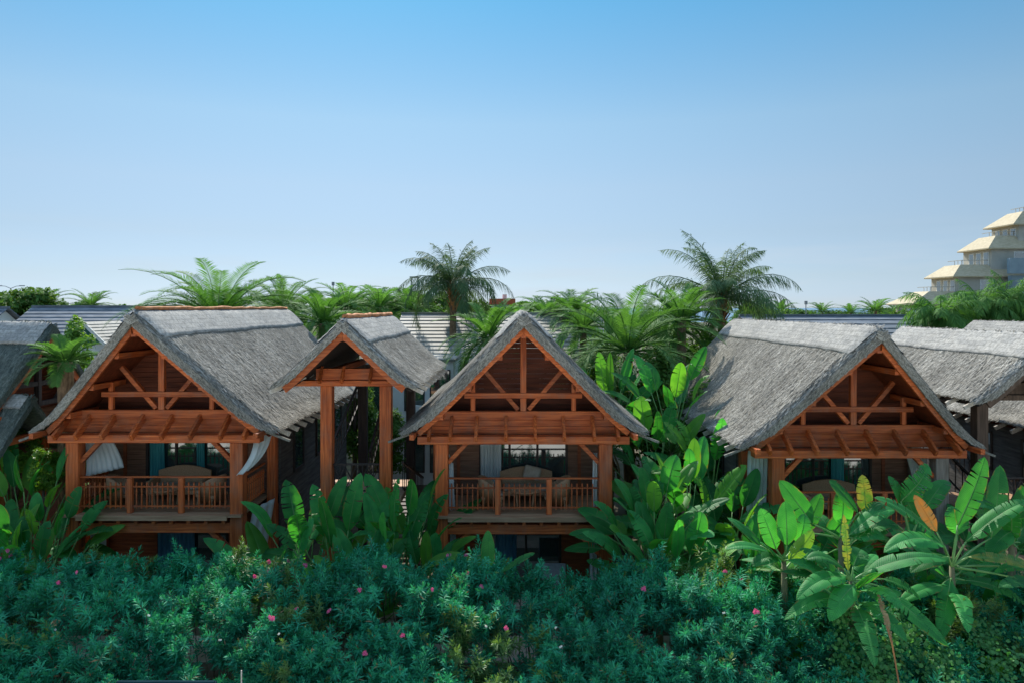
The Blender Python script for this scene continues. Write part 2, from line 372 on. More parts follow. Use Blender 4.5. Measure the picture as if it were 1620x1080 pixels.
def rake_boards(parent, W, D, yf, zt, prow, thick, hgt=.125, th=.09, tmax=.93):
    for sd in (-1, 1):
        T = np.linspace(0.0, tmax, 16); x, z = prof(T, W, D); ax, az, _, _ = prof_n(T, W, D)
        V = []; 
        for k in range(len(T)):
            y0 = yf + prow*T[k] + .07
            for dd, dy in ((thick*.9,0),(thick+hgt,0),(thick+hgt,th),(thick*.9,th)):
                xx = max(0, x[k]-ax[k]*dd)
                zz = zt - z[k] - az[k]*dd if x[k]-ax[k]*dd > 0 else zt - dd*1.38
                V.append((sd*xx, y0+dy, zz))
        fs = []
        for k in range(len(T)-1):
            for q in range(4):
                q2 = (q+1) % 4; fs.append((k*4+q, k*4+q2, (k+1)*4+q2, (k+1)*4+q))
        fs += [(0,1,2,3), tuple(4*(len(T)-1)+q for q in (3,2,1,0))]
        MB().add(V, fs).build('bargeboard', wood_x, parent)

def ceiling(parent, W, D, yf, yb, zt, prow, thick, m):
    T = np.linspace(0.01, .985, 14); x, z = prof(T, W, D); ax, az, _, _ = prof_n(T, W, D)
    mb = MB()
    for sd in (-1,1):
        V = []
        for k in range(len(T)):
            for dd in (thick+.015, thick+.04):
                xx = max(.004, x[k]-ax[k]*dd); zz = zt - z[k] - az[k]*dd - (.1 if k == 0 else 0)
                V += [(sd*xx, yf+prow*T[k]+.2, zz), (sd*xx, yb-.1, zz)]
        fs = []
        for k in range(len(T)-1):
            a = k*4; b = a+4
            fs += [(a,a+1,b+1,b),(a+2,b+2,b+3,a+3),(a,b,b+2,a+2),(a+1,a+3,b+3,b+1)]
        mb.add(V, fs)
    mb.build('ceiling', m, parent)

def plank_wall(mb, x0, x1, y, z0, z1, th=.05, ph=.15, slope=None):
    z = z0; i = 0
    while z < z1 - .01:
        zt = min(z+ph-.008, z1); d = .006*(i % 2)
        if slope:
            w = slope((z+zt)/2)
            if w > .05: mb.box(-w, w, y+d, y+th, z, zt)
        else: mb.box(x0, x1, y+d, y+th, z, zt)
        z += ph; i += 1
    return mb
def plank_side(mb, x, sd, y0, y1, z0, z1, th=.05, ph=.15):
    z = z0; i = 0
    while z < z1 - .01:
        zt = min(z+ph-.008, z1); d = .006*(i % 2)
        a, b = x - sd*th, x - sd*d
        mb.box(min(a,b), max(a,b), y0, y1, z, zt); z += ph; i += 1
    return mb

def sliding_door(parent, x0, x1, y, z0, z1, n, curtain=None, cx=None):
    f = MB(); w = .07
    f.box(x0-w, x0, y-.04, y+.05, z0, z1); f.box(x1, x1+w, y-.04, y+.05, z0, z1); f.box(x0, x1, y-.04, y+.05, z1-w, z1)
    st = (x1-x0)/n
    for k in range(1, n): f.box(x0+k*st-.035, x0+k*st+.035, y-.03, y+.05, z0, z1-w)
    d = f.build('glass_door', dark_wood, parent)
    for k in range(n):
        a = x0+k*st+(.037 if k else .003); b = x0+(k+1)*st-(.037 if k < n-1 else .003)
        MB().box(a, b, y+.01, y+.03, z0+.02, z1-w-.004).build('pane', glass_m, d)
    return d

def curtain_mesh(mb, A, B, C_, D_, folds=6, amp=.05, nu=48, nv=14, bulge=(0,0,0), belly=None, gather=0):
    A, B, C_, D_ = map(Vector, (A,B,C_,D_)); bulge = Vector(bulge); V = []
    for j in range(nv):
        v = j/(nv-1)
        for i in range(nu):
            u = i/(nu-1)
            p = A.lerp(B,u).lerp(C_.lerp(D_,u), v)
            nrm = (B-A).cross(C_-A).normalized()
            am = amp*(.45+.55*v)
            p = p + nrm*(am*math.sin(u*folds*2*math.pi+.6*math.sin(v*3)) + am*.4*math.sin(u*folds*4.7+1+v)) + bulge*math.sin(v*math.pi*.8)
            V.append(p)
    fs = [(j*nu+i, j*nu+i+1, (j+1)*nu+i+1, (j+1)*nu+i) for j in range(nv-1) for i in range(nu-1)]
    return mb.add(V, fs)
def curtain(label, A, B, C_, D_, m=None, **k):
    mb = MB(); curtain_mesh(mb, A, B, C_, D_, **k)
    o = mb.build('curtain', m or cloth_w, None, smooth=True)
    sm = o.modifiers.new('thickness', 'SOLIDIFY'); sm.thickness = .006
    return tag(o, label, 'curtain', 'veranda curtains')

# ------------------------------------------------------------------ the lodges (built once, then copied)
HW, HD, HYF, HYB, HZ, HP, HT = 3.44, 3.28, -1.4, 11.2, 8.50, 1.15, .30
def make_house(loc, label):
    r = empty('thatched_lodge', loc, label, 'lodge', 'thatched two storey lodges')
    thatch_roof(r, HW, HD, HYF, HYB, HZ, HP, HT, 34000, 1.02, trim=False, seed=3)
    rake_boards(r, HW, HD, HYF, HZ, HP, HT)
    ceiling(r, HW, HD, HYF, HYB, HZ, HP, HT, gable_wood)
    # purlins under the overhang
    for t in (.0, .28, .54, .78):
        x, z = prof(np.array([t]), HW, HD); ax, az, _, _ = prof_n(np.array([t]), HW, HD)
        for sd in ((1,) if t == 0 else (-1,1)):
            d = HT + .13 + (.16 if t == 0 else 0)
            cx = 0 if t == 0 else sd*(x[0]-ax[0]*d); cz = HZ - z[0] - (az[0] if t else 1)*d
            MB().beam((cx, HYF+HP*t+.17, cz), (cx, 1.0, cz), .12, .15).build('purlin', wood_y, r)
    # rafter tails along both eaves
    for k in range(14):
        y = -.12 + k*.8; ex = .36 if k == 0 else .10
        for sd in (-1, 1):
            MB().beam((sd*(HW-.75), y, HZ-HD+.08), (sd*(HW+ex), y, HZ-HD-.30-(.04 if k == 0 else 0)), .075, .06 if k == 0 else .13).build('rafter_tail', thatch_b if k == 0 else pale_wood, r)
    for sd in (-1,1):
        MB().beam((sd*3.05, -.75, HZ-HD-.1), (sd*3.05, 10.8, HZ-HD-.1), .12, .14).build('eave_beam', wood_y, r)
    # posts
    for sd in (-1, 1):
        MB().box(sd*2.3-.18, sd*2.3+.18, -.18, .18, 0, 4.83).build('post', wood_z, r, bevel=.02)
        MB().box(sd*2.62-.13, sd*2.62+.13, 1.72, 1.96, 0, 4.95).build('wall_post', wood_z, r, bevel=.015)
    # beams of the gable front
    MB().box(-2.97, 2.97, -.20, .16, 4.83, 5.05).build('tie_beam', wood_x, r, bevel=.015)
    ap = MB()
    for i,(z0,z1,hw) in enumerate(((5.06,5.26,2.86),(5.27,5.44,2.70))): ap.box(-hw, hw, .24+.008*i, .30, z0, z1)
    ap.build('apron_boards', wood_x, r)
    MB().box(-2.62, 2.62, .20, .36, 5.45, 5.70).build('upper_beam', wood_x, r, bevel=.012)
    for x in (-2.62,-2.03,-1.32,-.49,.33,1.13,1.96,2.62):
        MB().beam((x, .235, 5.50), (x, -.46, 5.02), .085, .20).build('outrigger', wood_y, r, bevel=.008)
    MB().box(-.085, .085, .22, .36, 5.702, 7.78).build('king_post', wood_z, r, bevel=.01)
    MB().box(-1.68, 1.68, .17, .218, 6.07, 6.22).build('cross_rail', wood_x, r, bevel=.008)
    for sd in (-1,1):
        MB().beam((sd*1.16, .29, 6.92), (sd*.15, .29, 5.74), .12, .15, up=(0,1,0)).build('diagonal_brace', wood_x, r, bevel=.01)
        MB().box(sd*1.44-.065, sd*1.44+.065, .222, .33, 5.704, 6.48).build('short_post', wood_z, r, bevel=.01)
    def slope(z):
        d = HZ - z - .40
        return max(0, np.interp(d, PZ*HD, PX*HW) - .02) if d > 0 else 0
    plank_wall(MB(), 0, 0, 1.05, 4.9, 8.05, slope=slope).build('gable_wall', gable_wood, r)
    # veranda deck and railing
    d = MB()
    for k in range(16): d.box(-2.48, 2.48, -.30+k*.145, -.30+k*.145+.138, 2.78, 2.84)
    d.build('deck', deck_wood, r)
    MB().box(-2.1, 2.1, -.335, -.302, 2.70, 2.835).build('deck_edge', deck_wood, r)
    for k in range(9):
        x = -1.95 + k*.49
        MB().box(x-.05, x+.05, -.24, 1.9, 2.58, 2.778).build('joist', wood_y, r)
    MB().box(-2.118, 2.118, -.14, .14, 2.30, 2.575).build('deck_beam', wood_x, r, bevel=.012)
    for sd in (-1,1):
        MB().beam((sd*2.13, 0, 1.72), (sd*1.52, 0, 2.33), .13, .16, up=(0,1,0)).build('knee_brace', wood_x, r, bevel=.01)
        MB().beam((sd*2.13, 0, 4.28), (sd*1.58, 0, 4.86), .12, .15, up=(0,1,0)).build('knee_brace', wood_x, r, bevel=.01)
    rl = MB()
    rl.box(-2.115, 2.115, -.085, -.015, 3.83, 3.875); rl.box(-2.115, 2.115, -.07, -.03, 3.56, 3.60); rl.box(-2.115, 2.115, -.07, -.03, 3.01, 3.05)
    x = -2.02
    while x < 2.08:
        if min(abs(x-.72), abs(x+.72)) > .1: rl.box(x-.0165, x+.0165, -.0665, -.0335, 2.97, 3.70)
        x += .147
    rail = rl.build('railing', wood_x, r)
    for xx in (-.72, .72): MB().box(xx-.075, xx+.075, -.122, .0, 2.842, 3.826).build('railing_post', wood_z, rail, bevel=.008)
    for sd in (-1,1):
        sr = MB(); X = sd*2.42
        sr.box(X-.035, X+.035, .185, 1.70, 3.83, 3.875); sr.box(X-.02, X+.02, .185, 1.70, 3.56, 3.60); sr.box(X-.02, X+.02, .185, 1.70, 3.01, 3.05)
        for k in range(10): sr.box(X-.0165, X+.0165, .26+k*.15, .293+k*.15, 2.97, 3.70)
        sr.build('side_railing', wood_y, r)
    # body of the house
    yb = 2.0
    fr = MB()
    plank_wall(fr, -2.75, -1.36, yb, 2.86, 4.9); plank_wall(fr, 1.40, 2.75, yb, 2.86, 4.9); fr.box(-1.355, 1.395, yb, yb+.05, 4.72, 4.9)
    fr.build('upper_wall', body_wood, r)
    lw = MB()
    plank_wall(lw, -2.75, -1.0, yb, 0.02, 2.55); plank_wall(lw, 1.2, 2.75, yb, 0.02, 2.55); lw.box(-.995,1.195, yb, yb+.05, 2.3, 2.55)
    lw.build('lower_wall', body_red, r)
    for x in (-2.0, 1.75): MB().box(x-.05, x+.05, yb-.03, yb-.002, 2.86, 4.9).build('wall_batten', body_red, r)
    sliding_door(r, -1.28, 1.32, yb, 2.86, 4.72, 3)
    sliding_door(r, -.92, 1.12, yb, .05, 2.3, 2)
    for sd in (-1, 1):
        plank_side(MB(), sd*2.8, sd, yb+.06, 10.6, .02, 5.1).build('side_wall', side_wood, r)
        for k in range(3):
            wy = 3.3+k*2.6
            f = MB(); X = sd*2.802; a, b = (X, X+.05) if sd > 0 else (X-.05, X)
            f.box(a, b, wy, wy+.08, 3.2, 4.6); f.box(a, b, wy+1.02, wy+1.1, 3.2, 4.6); f.box(a, b, wy+.082, wy+1.018, 4.52, 4.6); f.box(a, b, wy+.082, wy+1.018, 3.2, 3.28)
            w = f.build('side_window', dark_wood, r)
            MB().box(min(X+sd*.004, X+sd*.02), max(X+sd*.004, X+sd*.02), wy+.082, wy+1.018, 3.282, 4.518).build('pane', glass_m, w)
    plank_wall(MB(), -2.75, 2.75, 10.6, .02, 5.1).build('back_wall', side_wood, r)
    MB().box(-2.6, 2.6, .2, 1.95, .0, .14).build('patio_slab', path_m, r)
    return r

hx1, hx2, hx3, hx4 = -10.17, .18, 9.62, 20.2
house1 = make_house((hx1, 20, 0), 'leftmost whole thatched lodge, orange ridge roll, white curtains billowing on its veranda')
house2 = place(house1, (hx2, 20, -.04), 'central thatched lodge seen straight on, between the small stair canopy and the tall paddle leaves')
house3 = place(house1, (hx3, 20, -.43), 'thatched lodge on the right behind the banana plants, its long left roof slope in view')
house4 = place(house1, (hx4, 20, -.5), 'lodge cut off at the right edge, only its grey ridge showing over the canopy')
# the right lodge has one grey weathered post
grey_post = M('grey_weathered_post', (.20,.16,.12), (.34,.29,.24), (16,16,1.5), .8, .3, .01, big=.2)
for o in [o for o in bpy.data.objects if o.parent == house3 and o.name.split('.')[0] in ('post','wall_post')]:
    if min(v.co.x for v in o.data.vertices) > 0:
        o.material_slots[0].link = 'OBJECT'; o.material_slots[0].material = grey_post; o['label'] = 'grey weathered post'
# orange ridge roll of the first lodge only
rf1 = [o for o in bpy.data.objects if o.parent == house1 and o.name.startswith('roof')][0]
mb = MB(); pts = [(random.gauss(0,.012), y, HZ+.085+random.gauss(0,.01)) for y in np.linspace(HYF+.35, HYB, 30)]
mb.tube(pts, [.055+random.uniform(-.012,.014) for _ in pts], 7); mb.build('ridge_roll', trim_m, rf1, smooth=True)

# ------------------------------------------------------------------ stair canopies between the lodges
def make_canopy(loc, label):
    r = empty('stair_canopy', loc, label, 'canopy', 'thatched stair canopies')
    W, D, yf, yb, zt, pr, th = 1.95, 1.72, -1.75, 5.6, 8.28, .15, .24
    thatch_roof(r, W, D, yf, yb, zt, pr, th, 14000, .95, trim=True, seed=11)
    rake_boards(r, W, D, yf, zt, pr, th, .16, .07)
    ceiling(r, W, D, yf, yb, zt, pr, th, dark_wood)
    for k in range(9):
        for sd in (-1,1):
            MB().beam((sd*(W-.6), yf+.5+k*.8, zt-D+.1), (sd*(W+.14), yf+.5+k*.8, zt-D-.26), .06, .1).build('rafter_tail', pale_wood, r)
    for sd in (-1,1):
        MB().box(sd*.85-.165, sd*.85+.165, -.165, .165, 0, 6.36).build('post', wood_z, r, bevel=.02)
        MB().box(sd*.85-.15, sd*.85+.15, 4.6, 4.9, 0, 6.36).build('rear_post', dark_wood, r, bevel=.02)
        MB().box(sd*.85-.1, sd*.85+.1, -.1, 4.9, 6.62, 6.8).build('eave_beam', wood_y, r)
    MB().box(-1.75, 1.75, -.2, .18, 6.362, 6.52).build('tie_beam', wood_x, r, bevel=.012)
    MB().box(-1.15, 1.15, -.12, .12, 6.522, 6.86).build('upper_beam', wood_x, r, bevel=.012)
    for x in (-.98, -.35, .45, 1.0): MB().beam((x, -.02, 6.88), (x, -.42, 6.5), .075, .13).build('outrigger', wood_y, r)
    MB().box(-1.3, 1.3, 4.65, 4.85, 6.362, 6.6).build('rear_beam', dark_wood, r)
    MB().box(-.6, .6, 4.7, 4.78, 6.6, 7.7).build('gable_board', dark_wood, r)
    # landing with railing and flights of stairs
    MB().box(-1.3, 1.3, -.1, 2.0, 3.0, 3.16).build('landing', deck_wood, r)
    rl = MB()
    rl.box(-.68, .68, -.03, .03, 4.06, 4.11); rl.box(-.68, .68, -.02, .02, 3.3, 3.34)
    for k in range(9): rl.box(-.64+k*.16-.013, -.64+k*.16+.013, -.013, .013, 3.16, 4.06)
    for k in range(4):
        x = -.66+k*.33
        rl.beam((x, -.035, 3.36), (x+.33, -.035, 4.04), .02, .025); rl.beam((x+.33, -.035, 3.36), (x, -.035, 4.04), .02, .025)
    rl.build('railing', dark_wood, r)
    f2 = MB()
    for k in range(14): f2.box(.05, 1.25, 2.0+k*.26, 2.0+k*.26+.3, 3.0-k*.2-.05, 3.0-k*.2)
    f2.build('lower_flight', dark_wood, r)
    for x, y0, z0, y1, z1 in ((-1.0,.2,4.1,4.6,5.9),(.04,1.6,4.1,4.8,6.0),(1.3,.2,4.1,4.6,2.6)):
        h = MB(); h.beam((x,y0,z0),(x,y1,z1),.07,.06)
        h.beam((x,y0,z0-.75),(x,y1,z1-.75),.04,.04)
        for k in range(14):
            u = k/13; y = y0+(y1-y0)*u; z = z0+(z1-z0)*u; h.box(x-.012, x+.012, y-.012, y+.012, z-.82, z)
        h.build('handrail', dark_wood, r)
    return r
can1 = make_canopy((-4.64, 20.5, 0), 'small thatched stair canopy on two red posts between the left and central lodges')
can2 = place(can1, (14.3, 20.6, -.42), 'small thatched stair canopy partly cut by the right edge, beside the right lodge')

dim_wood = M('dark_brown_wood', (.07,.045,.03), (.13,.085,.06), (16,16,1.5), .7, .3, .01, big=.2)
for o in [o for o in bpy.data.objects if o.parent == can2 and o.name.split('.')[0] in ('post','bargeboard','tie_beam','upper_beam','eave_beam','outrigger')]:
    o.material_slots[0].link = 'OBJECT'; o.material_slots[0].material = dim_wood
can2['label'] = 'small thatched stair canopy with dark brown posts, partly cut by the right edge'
for o in [o for o in bpy.data.objects if o.parent and o.parent.parent == can2 and o.name.startswith('ridge_roll')]: bpy.data.objects.remove(o)
# ------------------------------------------------------------------ far left lodge, ridge running across the view
def make_cross_house():
    r = empty('thatched_lodge', (-14.75, 22.6, 0), 'dark thatched lodge at the left edge, its gable end turned sideways', 'lodge', None, math.pi/2)
    W, D, zt, th = 3.3, 2.95, 8.12, .28
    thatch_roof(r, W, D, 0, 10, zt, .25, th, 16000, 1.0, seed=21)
    rake_boards(r, W, D, 0, zt, .25, th, .2, .08)
    ceiling(r, W, D, 0, 10, zt, .25, th, dark_wood)
    def slope(z):
        d = zt - z - .5
        return max(0, np.interp(d, PZ*D, PX*W) - .05) if d > 0 else 0
    plank_wall(MB(), 0, 0, 1.0, 5.3, 7.6, slope=slope).build('gable_wall', gable_wood, r)
    for x0, z0, x1, z1 in ((-2.3,5.55,2.3,5.55),(-1.6,6.2,1.6,6.2),(-2.1,5.55,-.6,7.1),(2.1,5.55,.6,7.1),(-.9,5.55,-1.7,6.4),(.9,5.55,1.7,6.4),(0,5.55,0,7.5)):
        MB().beam((x0,.55+.01*abs(x0),z0),(x1,.55+.01*abs(x0),z1),.14,.16,up=(0,1,0)).build('truss_timber', dark_wood, r)
    plank_wall(MB(), -2.6, 2.6, 1.05, .02, 5.3).build('end_wall', body_wood, r)
    plank_side(MB(), -2.62, -1, 1.12, 9.5, .02, 5.6).build('side_wall', side_wood, r)
    for sx in (-2.2, 2.2): MB().box(sx-.17, sx+.17, .1, .42, 0, 5.47).build('post', wood_z, r, bevel=.02)
    return r
make_cross_house()
# low thatched lean-to in front of it
lr = empty('thatched_shelter', (-15.35, 21.0, 0), 'low dark thatched shelter roof at the left edge below the sideways gable', 'shelter', None, math.pi/2)
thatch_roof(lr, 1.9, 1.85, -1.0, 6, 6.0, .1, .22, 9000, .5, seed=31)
for px_, py_ in ((-1.2,-.5),(1.2,-.5),(-1.2,5),(1.2,5)): MB().box(px_-.11, px_+.11, py_-.11, py_+.11, 0, 4.6).build('post', wood_z, lr)
MB().box(-1.3,1.3,-.6,-.4,4.602,4.8).build('tie_beam', wood_x, lr)

shaded_thatch = M('thatch_in_shade', (.045,.060,.052), (.17,.19,.16), (30,7,7), .95, .6, .04, island=.6, rnd=.05, big=.3, spec=.1)  # shade of the camera-facing slopes, put into a darker thatch colour
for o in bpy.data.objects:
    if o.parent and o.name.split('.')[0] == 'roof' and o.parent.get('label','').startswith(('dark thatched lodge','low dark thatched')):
        for sl_ in o.material_slots: sl_.link = 'OBJECT'; sl_.material = shaded_thatch
# ------------------------------------------------------------------ tiled buildings behind
def tiled_roof(parent, x0, x1, yr, zr, yf, zf, m, rows, yb=None, zb=None, name='roof'):
    """courses of tiles as overlapping strips, real steps"""
    mb = MB()
    for (ya, za, ny) in ((yf, zf, -1), (yb if yb else 2*yr-yf, zb if zb else zf, 1)):
        for k in range(rows):
            u0 = k/rows; u1 = (k+1)/rows + .012
            y0 = yr+(ya-yr)*u0; z0 = zr+(za-zr)*u0; y1 = yr+(ya-yr)*u1; z1 = zr+(za-zr)*u1
            s = .05
            vs = [(x0,y0,z0),(x1,y0,z0),(x1,y1,z1+s),(x0,y1,z1+s),(x0,y0,z0-.05),(x1,y0,z0-.05),(x1,y1,z1-.02),(x0,y1,z1-.02)]
            mb.add(vs, [(0,1,2,3),(3,2,6,7),(4,7,6,5),(0,3,7,4),(1,5,6,2)])
    mb.box(x0-.02, x1+.02, yr-.12, yr+.12, zr-.02, zr+.09)
    return mb.build(name, m, parent)
def gable_fill(mb, x, yr, zr, yf, zf, yb, th=.1):
    vs = [(x,yf,zf),(x,yb,zf),(x,yr,zr),(x+th,yf,zf),(x+th,yb,zf),(x+th,yr,zr)]
    return mb.add(vs, [(0,2,1),(3,4,5),(0,1,4,3),(1,2,5,4),(2,0,3,5)])
def win(parent, x0, x1, y, z0, z1, m=dark_wood):
    f = MB(); w = .06
    f.box(x0, x0+w, y-.03, y, z0, z1); f.box(x1-w, x1, y-.03, y, z0, z1); f.box(x0+w, x1-w, y-.03, y, z1-w, z1); f.box(x0+w, x1-w, y-.03, y, z0, z0+w)
    o = f.build('window', m, parent)
    MB().box(x0+w+.002, x1-w-.002, y-.018, y-.004, z0+w+.002, z1-w-.002).build('pane', glass_m, o)
def villa(label, x0, x1, yr, zr, yf, zf, m, rows, wallm, group='tiled villas behind the lodges'):
    r = empty('tiled_villa', ((x0+x1)/2, yr, 0), label, 'villa', group)
    c = (x0+x1)/2; hw = (x1-x0)/2; d = yr-yf
    tiled_roof(r, -hw, hw, 0, zr, -d, zf, m, rows)
    w = MB(); w.box(-hw+.4, hw-.4, -d+.5, d-.5, 0, zf+.0); w.build('wall', wallm, r)
    gable_fill(MB(), -hw+.35, 0, zr-.12, -d+.5, zf+.0, d-.5).build('gable', wallm, r); gable_fill(MB(), hw-.45, 0, zr-.12, -d+.5, zf+.0, d-.5).build('gable', wallm, r)
    n = max(2, int(hw*2/3))
    for k in range(n):
        x = -hw+1.2+k*(2*hw-2.4)/max(1,n-1)
        win(r, x-.5, x+.5, -d+.498, zf-2.2, zf-.9)
        win(r, x-.5, x+.5, -d+.498, zf-5.0, zf-3.4)
    return r
villa('pale striped tiled villa with white walls behind the central lodge', atx(636,44), atx(952,44), 44, 8.22, 38.5, 5.7, tile_lt, 13, white_wall)
villa('dark slate roofed villa far left behind the sideways thatched lodge', atx(52,46), atx(280,46), 46, 8.66, 40, 5.2, slate_m, 16, white_wall)
villa('slate roofed villa end with white gable at the left edge', atx(-160,48), atx(14,48), 48, 8.6, 43, 5.6, slate_m, 14, white_wall)
villa('dark tiled villa roof rising just behind the right lodge ridge', atx(1170,42), atx(1452,42), 42, 8.12, 38, 6.5, slate_m, 7, white_wall)
# dormer-like porch with green gable in front of the slate roof
pr = empty('porch_gable', (atx(133,37.5), 37.5, 0), 'small white trimmed gable with green front before the slate roof', 'porch')
p = MB()
for sd in (-1,1):
    for k in range(7):
        u0=k/7; u1=(k+1)/7+.01
        x0,z0,x1,z1 = sd*1.15*u0, 7.85-1.15*u0, sd*1.15*u1, 7.85-1.15*u1+.04
        p.add([(x0,-.1,z0),(x1,-.1,z1),(x1,3.4,z1),(x0,3.4,z0)], [(0,1,2,3) if sd>0 else (3,2,1,0)])
        p.add([(x1,-.1,z1),(x1,3.4,z1),(x1,3.4,z1-.05),(x1,-.1,z1-.05)], [(0,1,2,3)])
p.build('roof', tile_lt, pr)
green_m = M('green_boards', (.02,.12,.09), (.04,.17,.13), (3,3,3), .7)
g = MB(); g.add([(-1.02,.1,6.75),(1.02,.1,6.75),(0,.1,7.76),(-1.02,.2,6.75),(1.02,.2,6.75),(0,.2,7.76)], [(0,1,2),(5,4,3),(0,3,4,1)]); g.build('gable', green_m, pr)
for sd in (-1,1): MB().beam((0,-.02,7.76),(sd*1.12,-.02,6.66),.1,.16).build('bargeboard', white_wall, pr)
MB().box(-.95,.95,.25,3.2,0,6.7).build('wall', white_wall, pr)
# white building with a balcony seen through the stair canopy
wb = empty('white_apartment', (-5.2, 34.5, 0), 'white two storey block with round balcony seen between the canopy posts', 'building')
MB().box(-2.4, 2.1, 0, 4, 0, 6.0).build('wall', white_wall, wb)
MB().box(-2.5, 2.2, -.1, 4.1, 6.0, 6.12).build('roof', tile_lt, wb)
for x in (-1.6, .2, 1.45): win(wb, x-.5, x+.5, -.002, 3.6, 5.6); win(wb, x-.5, x+.5, -.002, .6, 2.4)
b = MB(); n = 18
V = []
for k in range(n+1):
    a = math.pi*k/n
    for (rr, z) in ((1.7,3.1),(1.7,4.0),(1.58,4.0),(1.58,3.2)): V.append((1.6+rr*math.cos(a), -.01-rr*math.sin(a)*.8, z))
b.add(V, [(k*4+q,k*4+(q+1)%4,k*4+4+(q+1)%4,k*4+4+q) for k in range(n) for q in range(4)])
b.add([(1.6+1.6*math.cos(math.pi*k/n), -.012-1.6*math.sin(math.pi*k/n)*.8, 3.12) for k in range(n+1)], [tuple(range(n+1))])
b.build('balcony', white_wall, wb)

# ------------------------------------------------------------------ stepped hotel on the right
ho = empty('stepped_hotel', (atx(1560,72), 72, 0), 'cream terraced hotel stepping up at the right edge with sand coloured skirt roofs', 'hotel')
ox, oy = ho.location.x, 72
YN = 70.0
def hx(px): return atx(px, YN) - ox
def hz(py): return atz(py, YN)
tiers = [ # wall corner px, wall top px y, wall bottom, eave corner px, eave y, upper corner px, upper y, depth
    (1455, 481, 640, 1463-20, 481, 1480, 461, 4.7),
    (1518, 436, 478, 1510, 437, 1533, 418, 4.7),
    (1575, 391, 430, 1569, 392, 1593, 371, 4.7),
    (1622, 352, 382, 1612, 353, 1640, 331, 4.3)]
for i, (wx, wt, wbm, ex, ey, ux, uy, dp) in enumerate(tiers):
    y0 = YN-oy+i*.3; X1 = 26
    MB().box(hx(wx), X1, y0, y0+dp-.25, hz(wbm)-1.0, hz(wt)-.02).build('wall', cream_wall, ho)
    # skirt roof: front and left slopes with a thick lip
    E = (hx(ex)-.15, y0-.35, hz(ey)); U = (hx(ux)-.2, y0+.75, hz(uy)); yb = y0+dp
    mbx = MB()
    mbx.add([(E[0],E[1],E[2]),(X1,E[1],E[2]),(X1,U[1],U[2]),(U[0],U[1],U[2]),(E[0],yb,E[2]),(U[0],yb-1.3,U[2]),
             (E[0],E[1],E[2]-.12),(X1,E[1],E[2]-.12),(E[0],yb,E[2]-.12),(X1,U[1],E[2]-.12),(X1,yb-1.3,U[2]),(X1,yb,E[2]-.12),(U[0]+1,yb,E[2]-.12)],
            [(0,1,2,3),(4,0,3,5),(6,7,1,0),(8,6,0,4),(6,8,12,11,7),(5,3,2,10),(4,5,10,11,12,8)])
    mbx.build('skirt_roof', hotel_tile, ho)
    rl = MB(); rl.beam((U[0]+.3, U[1]+.2, U[2]+.45), (X1, U[1]+.2, U[2]+.45), .06, .06); rl.beam((U[0]+.3, U[1]+.2, U[2]+.45), (U[0]+.3, yb-1.4, U[2]+.45), .06, .06)
    for k in range(8): rl.box(U[0]+.3+k*1.6, U[0]+.34+k*1.6, U[1]+.18, U[1]+.22, U[2], U[2]+.45)
    for k in range(3): rl.box(U[0]+.28, U[0]+.32, U[1]+.3+k*.55, U[1]+.34+k*.55, U[2], U[2]+.45)
    rl.build('terrace_rail', cream_wall, ho)
    xw = hx(wx)-.002
    for k in range(3):
        wy = y0+.35+k*1.15
        f = MB().box(xw-.06, xw, wy, wy+.8, hz(wt)-2.3, hz(wt)-.4).build('window', white_wall, ho)
        MB().box(xw-.075, xw-.062, wy+.1, wy+.7, hz(wt)-2.2, hz(wt)-.5).build('pane', glass_m, f)
    for k in range(3):
        wxx = hx(wx)+2.2+k*2.6
        f = MB().box(wxx, wxx+1.5, y0-.06, y0-.002, hz(wt)-2.3, hz(wt)-.4).build('window', white_wall, ho)
        MB().box(wxx+.12, wxx+1.38, y0-.075, y0-.062, hz(wt)-2.2, hz(wt)-.5).build('pane', glass_m, f)
balc = M('blue_grey_render', (.20,.26,.29), (.25,.32,.35), (1,1,1), .8)
MB().box(hx(1582), 26, YN-oy-1.4, YN-oy-1.0, hz(434), hz(410)).build('balcony', balc, ho)
MB().box(hx(1590), 26, YN-oy-1.0, YN-oy-.4, hz(470), hz(437)).build('balcony', balc, ho)

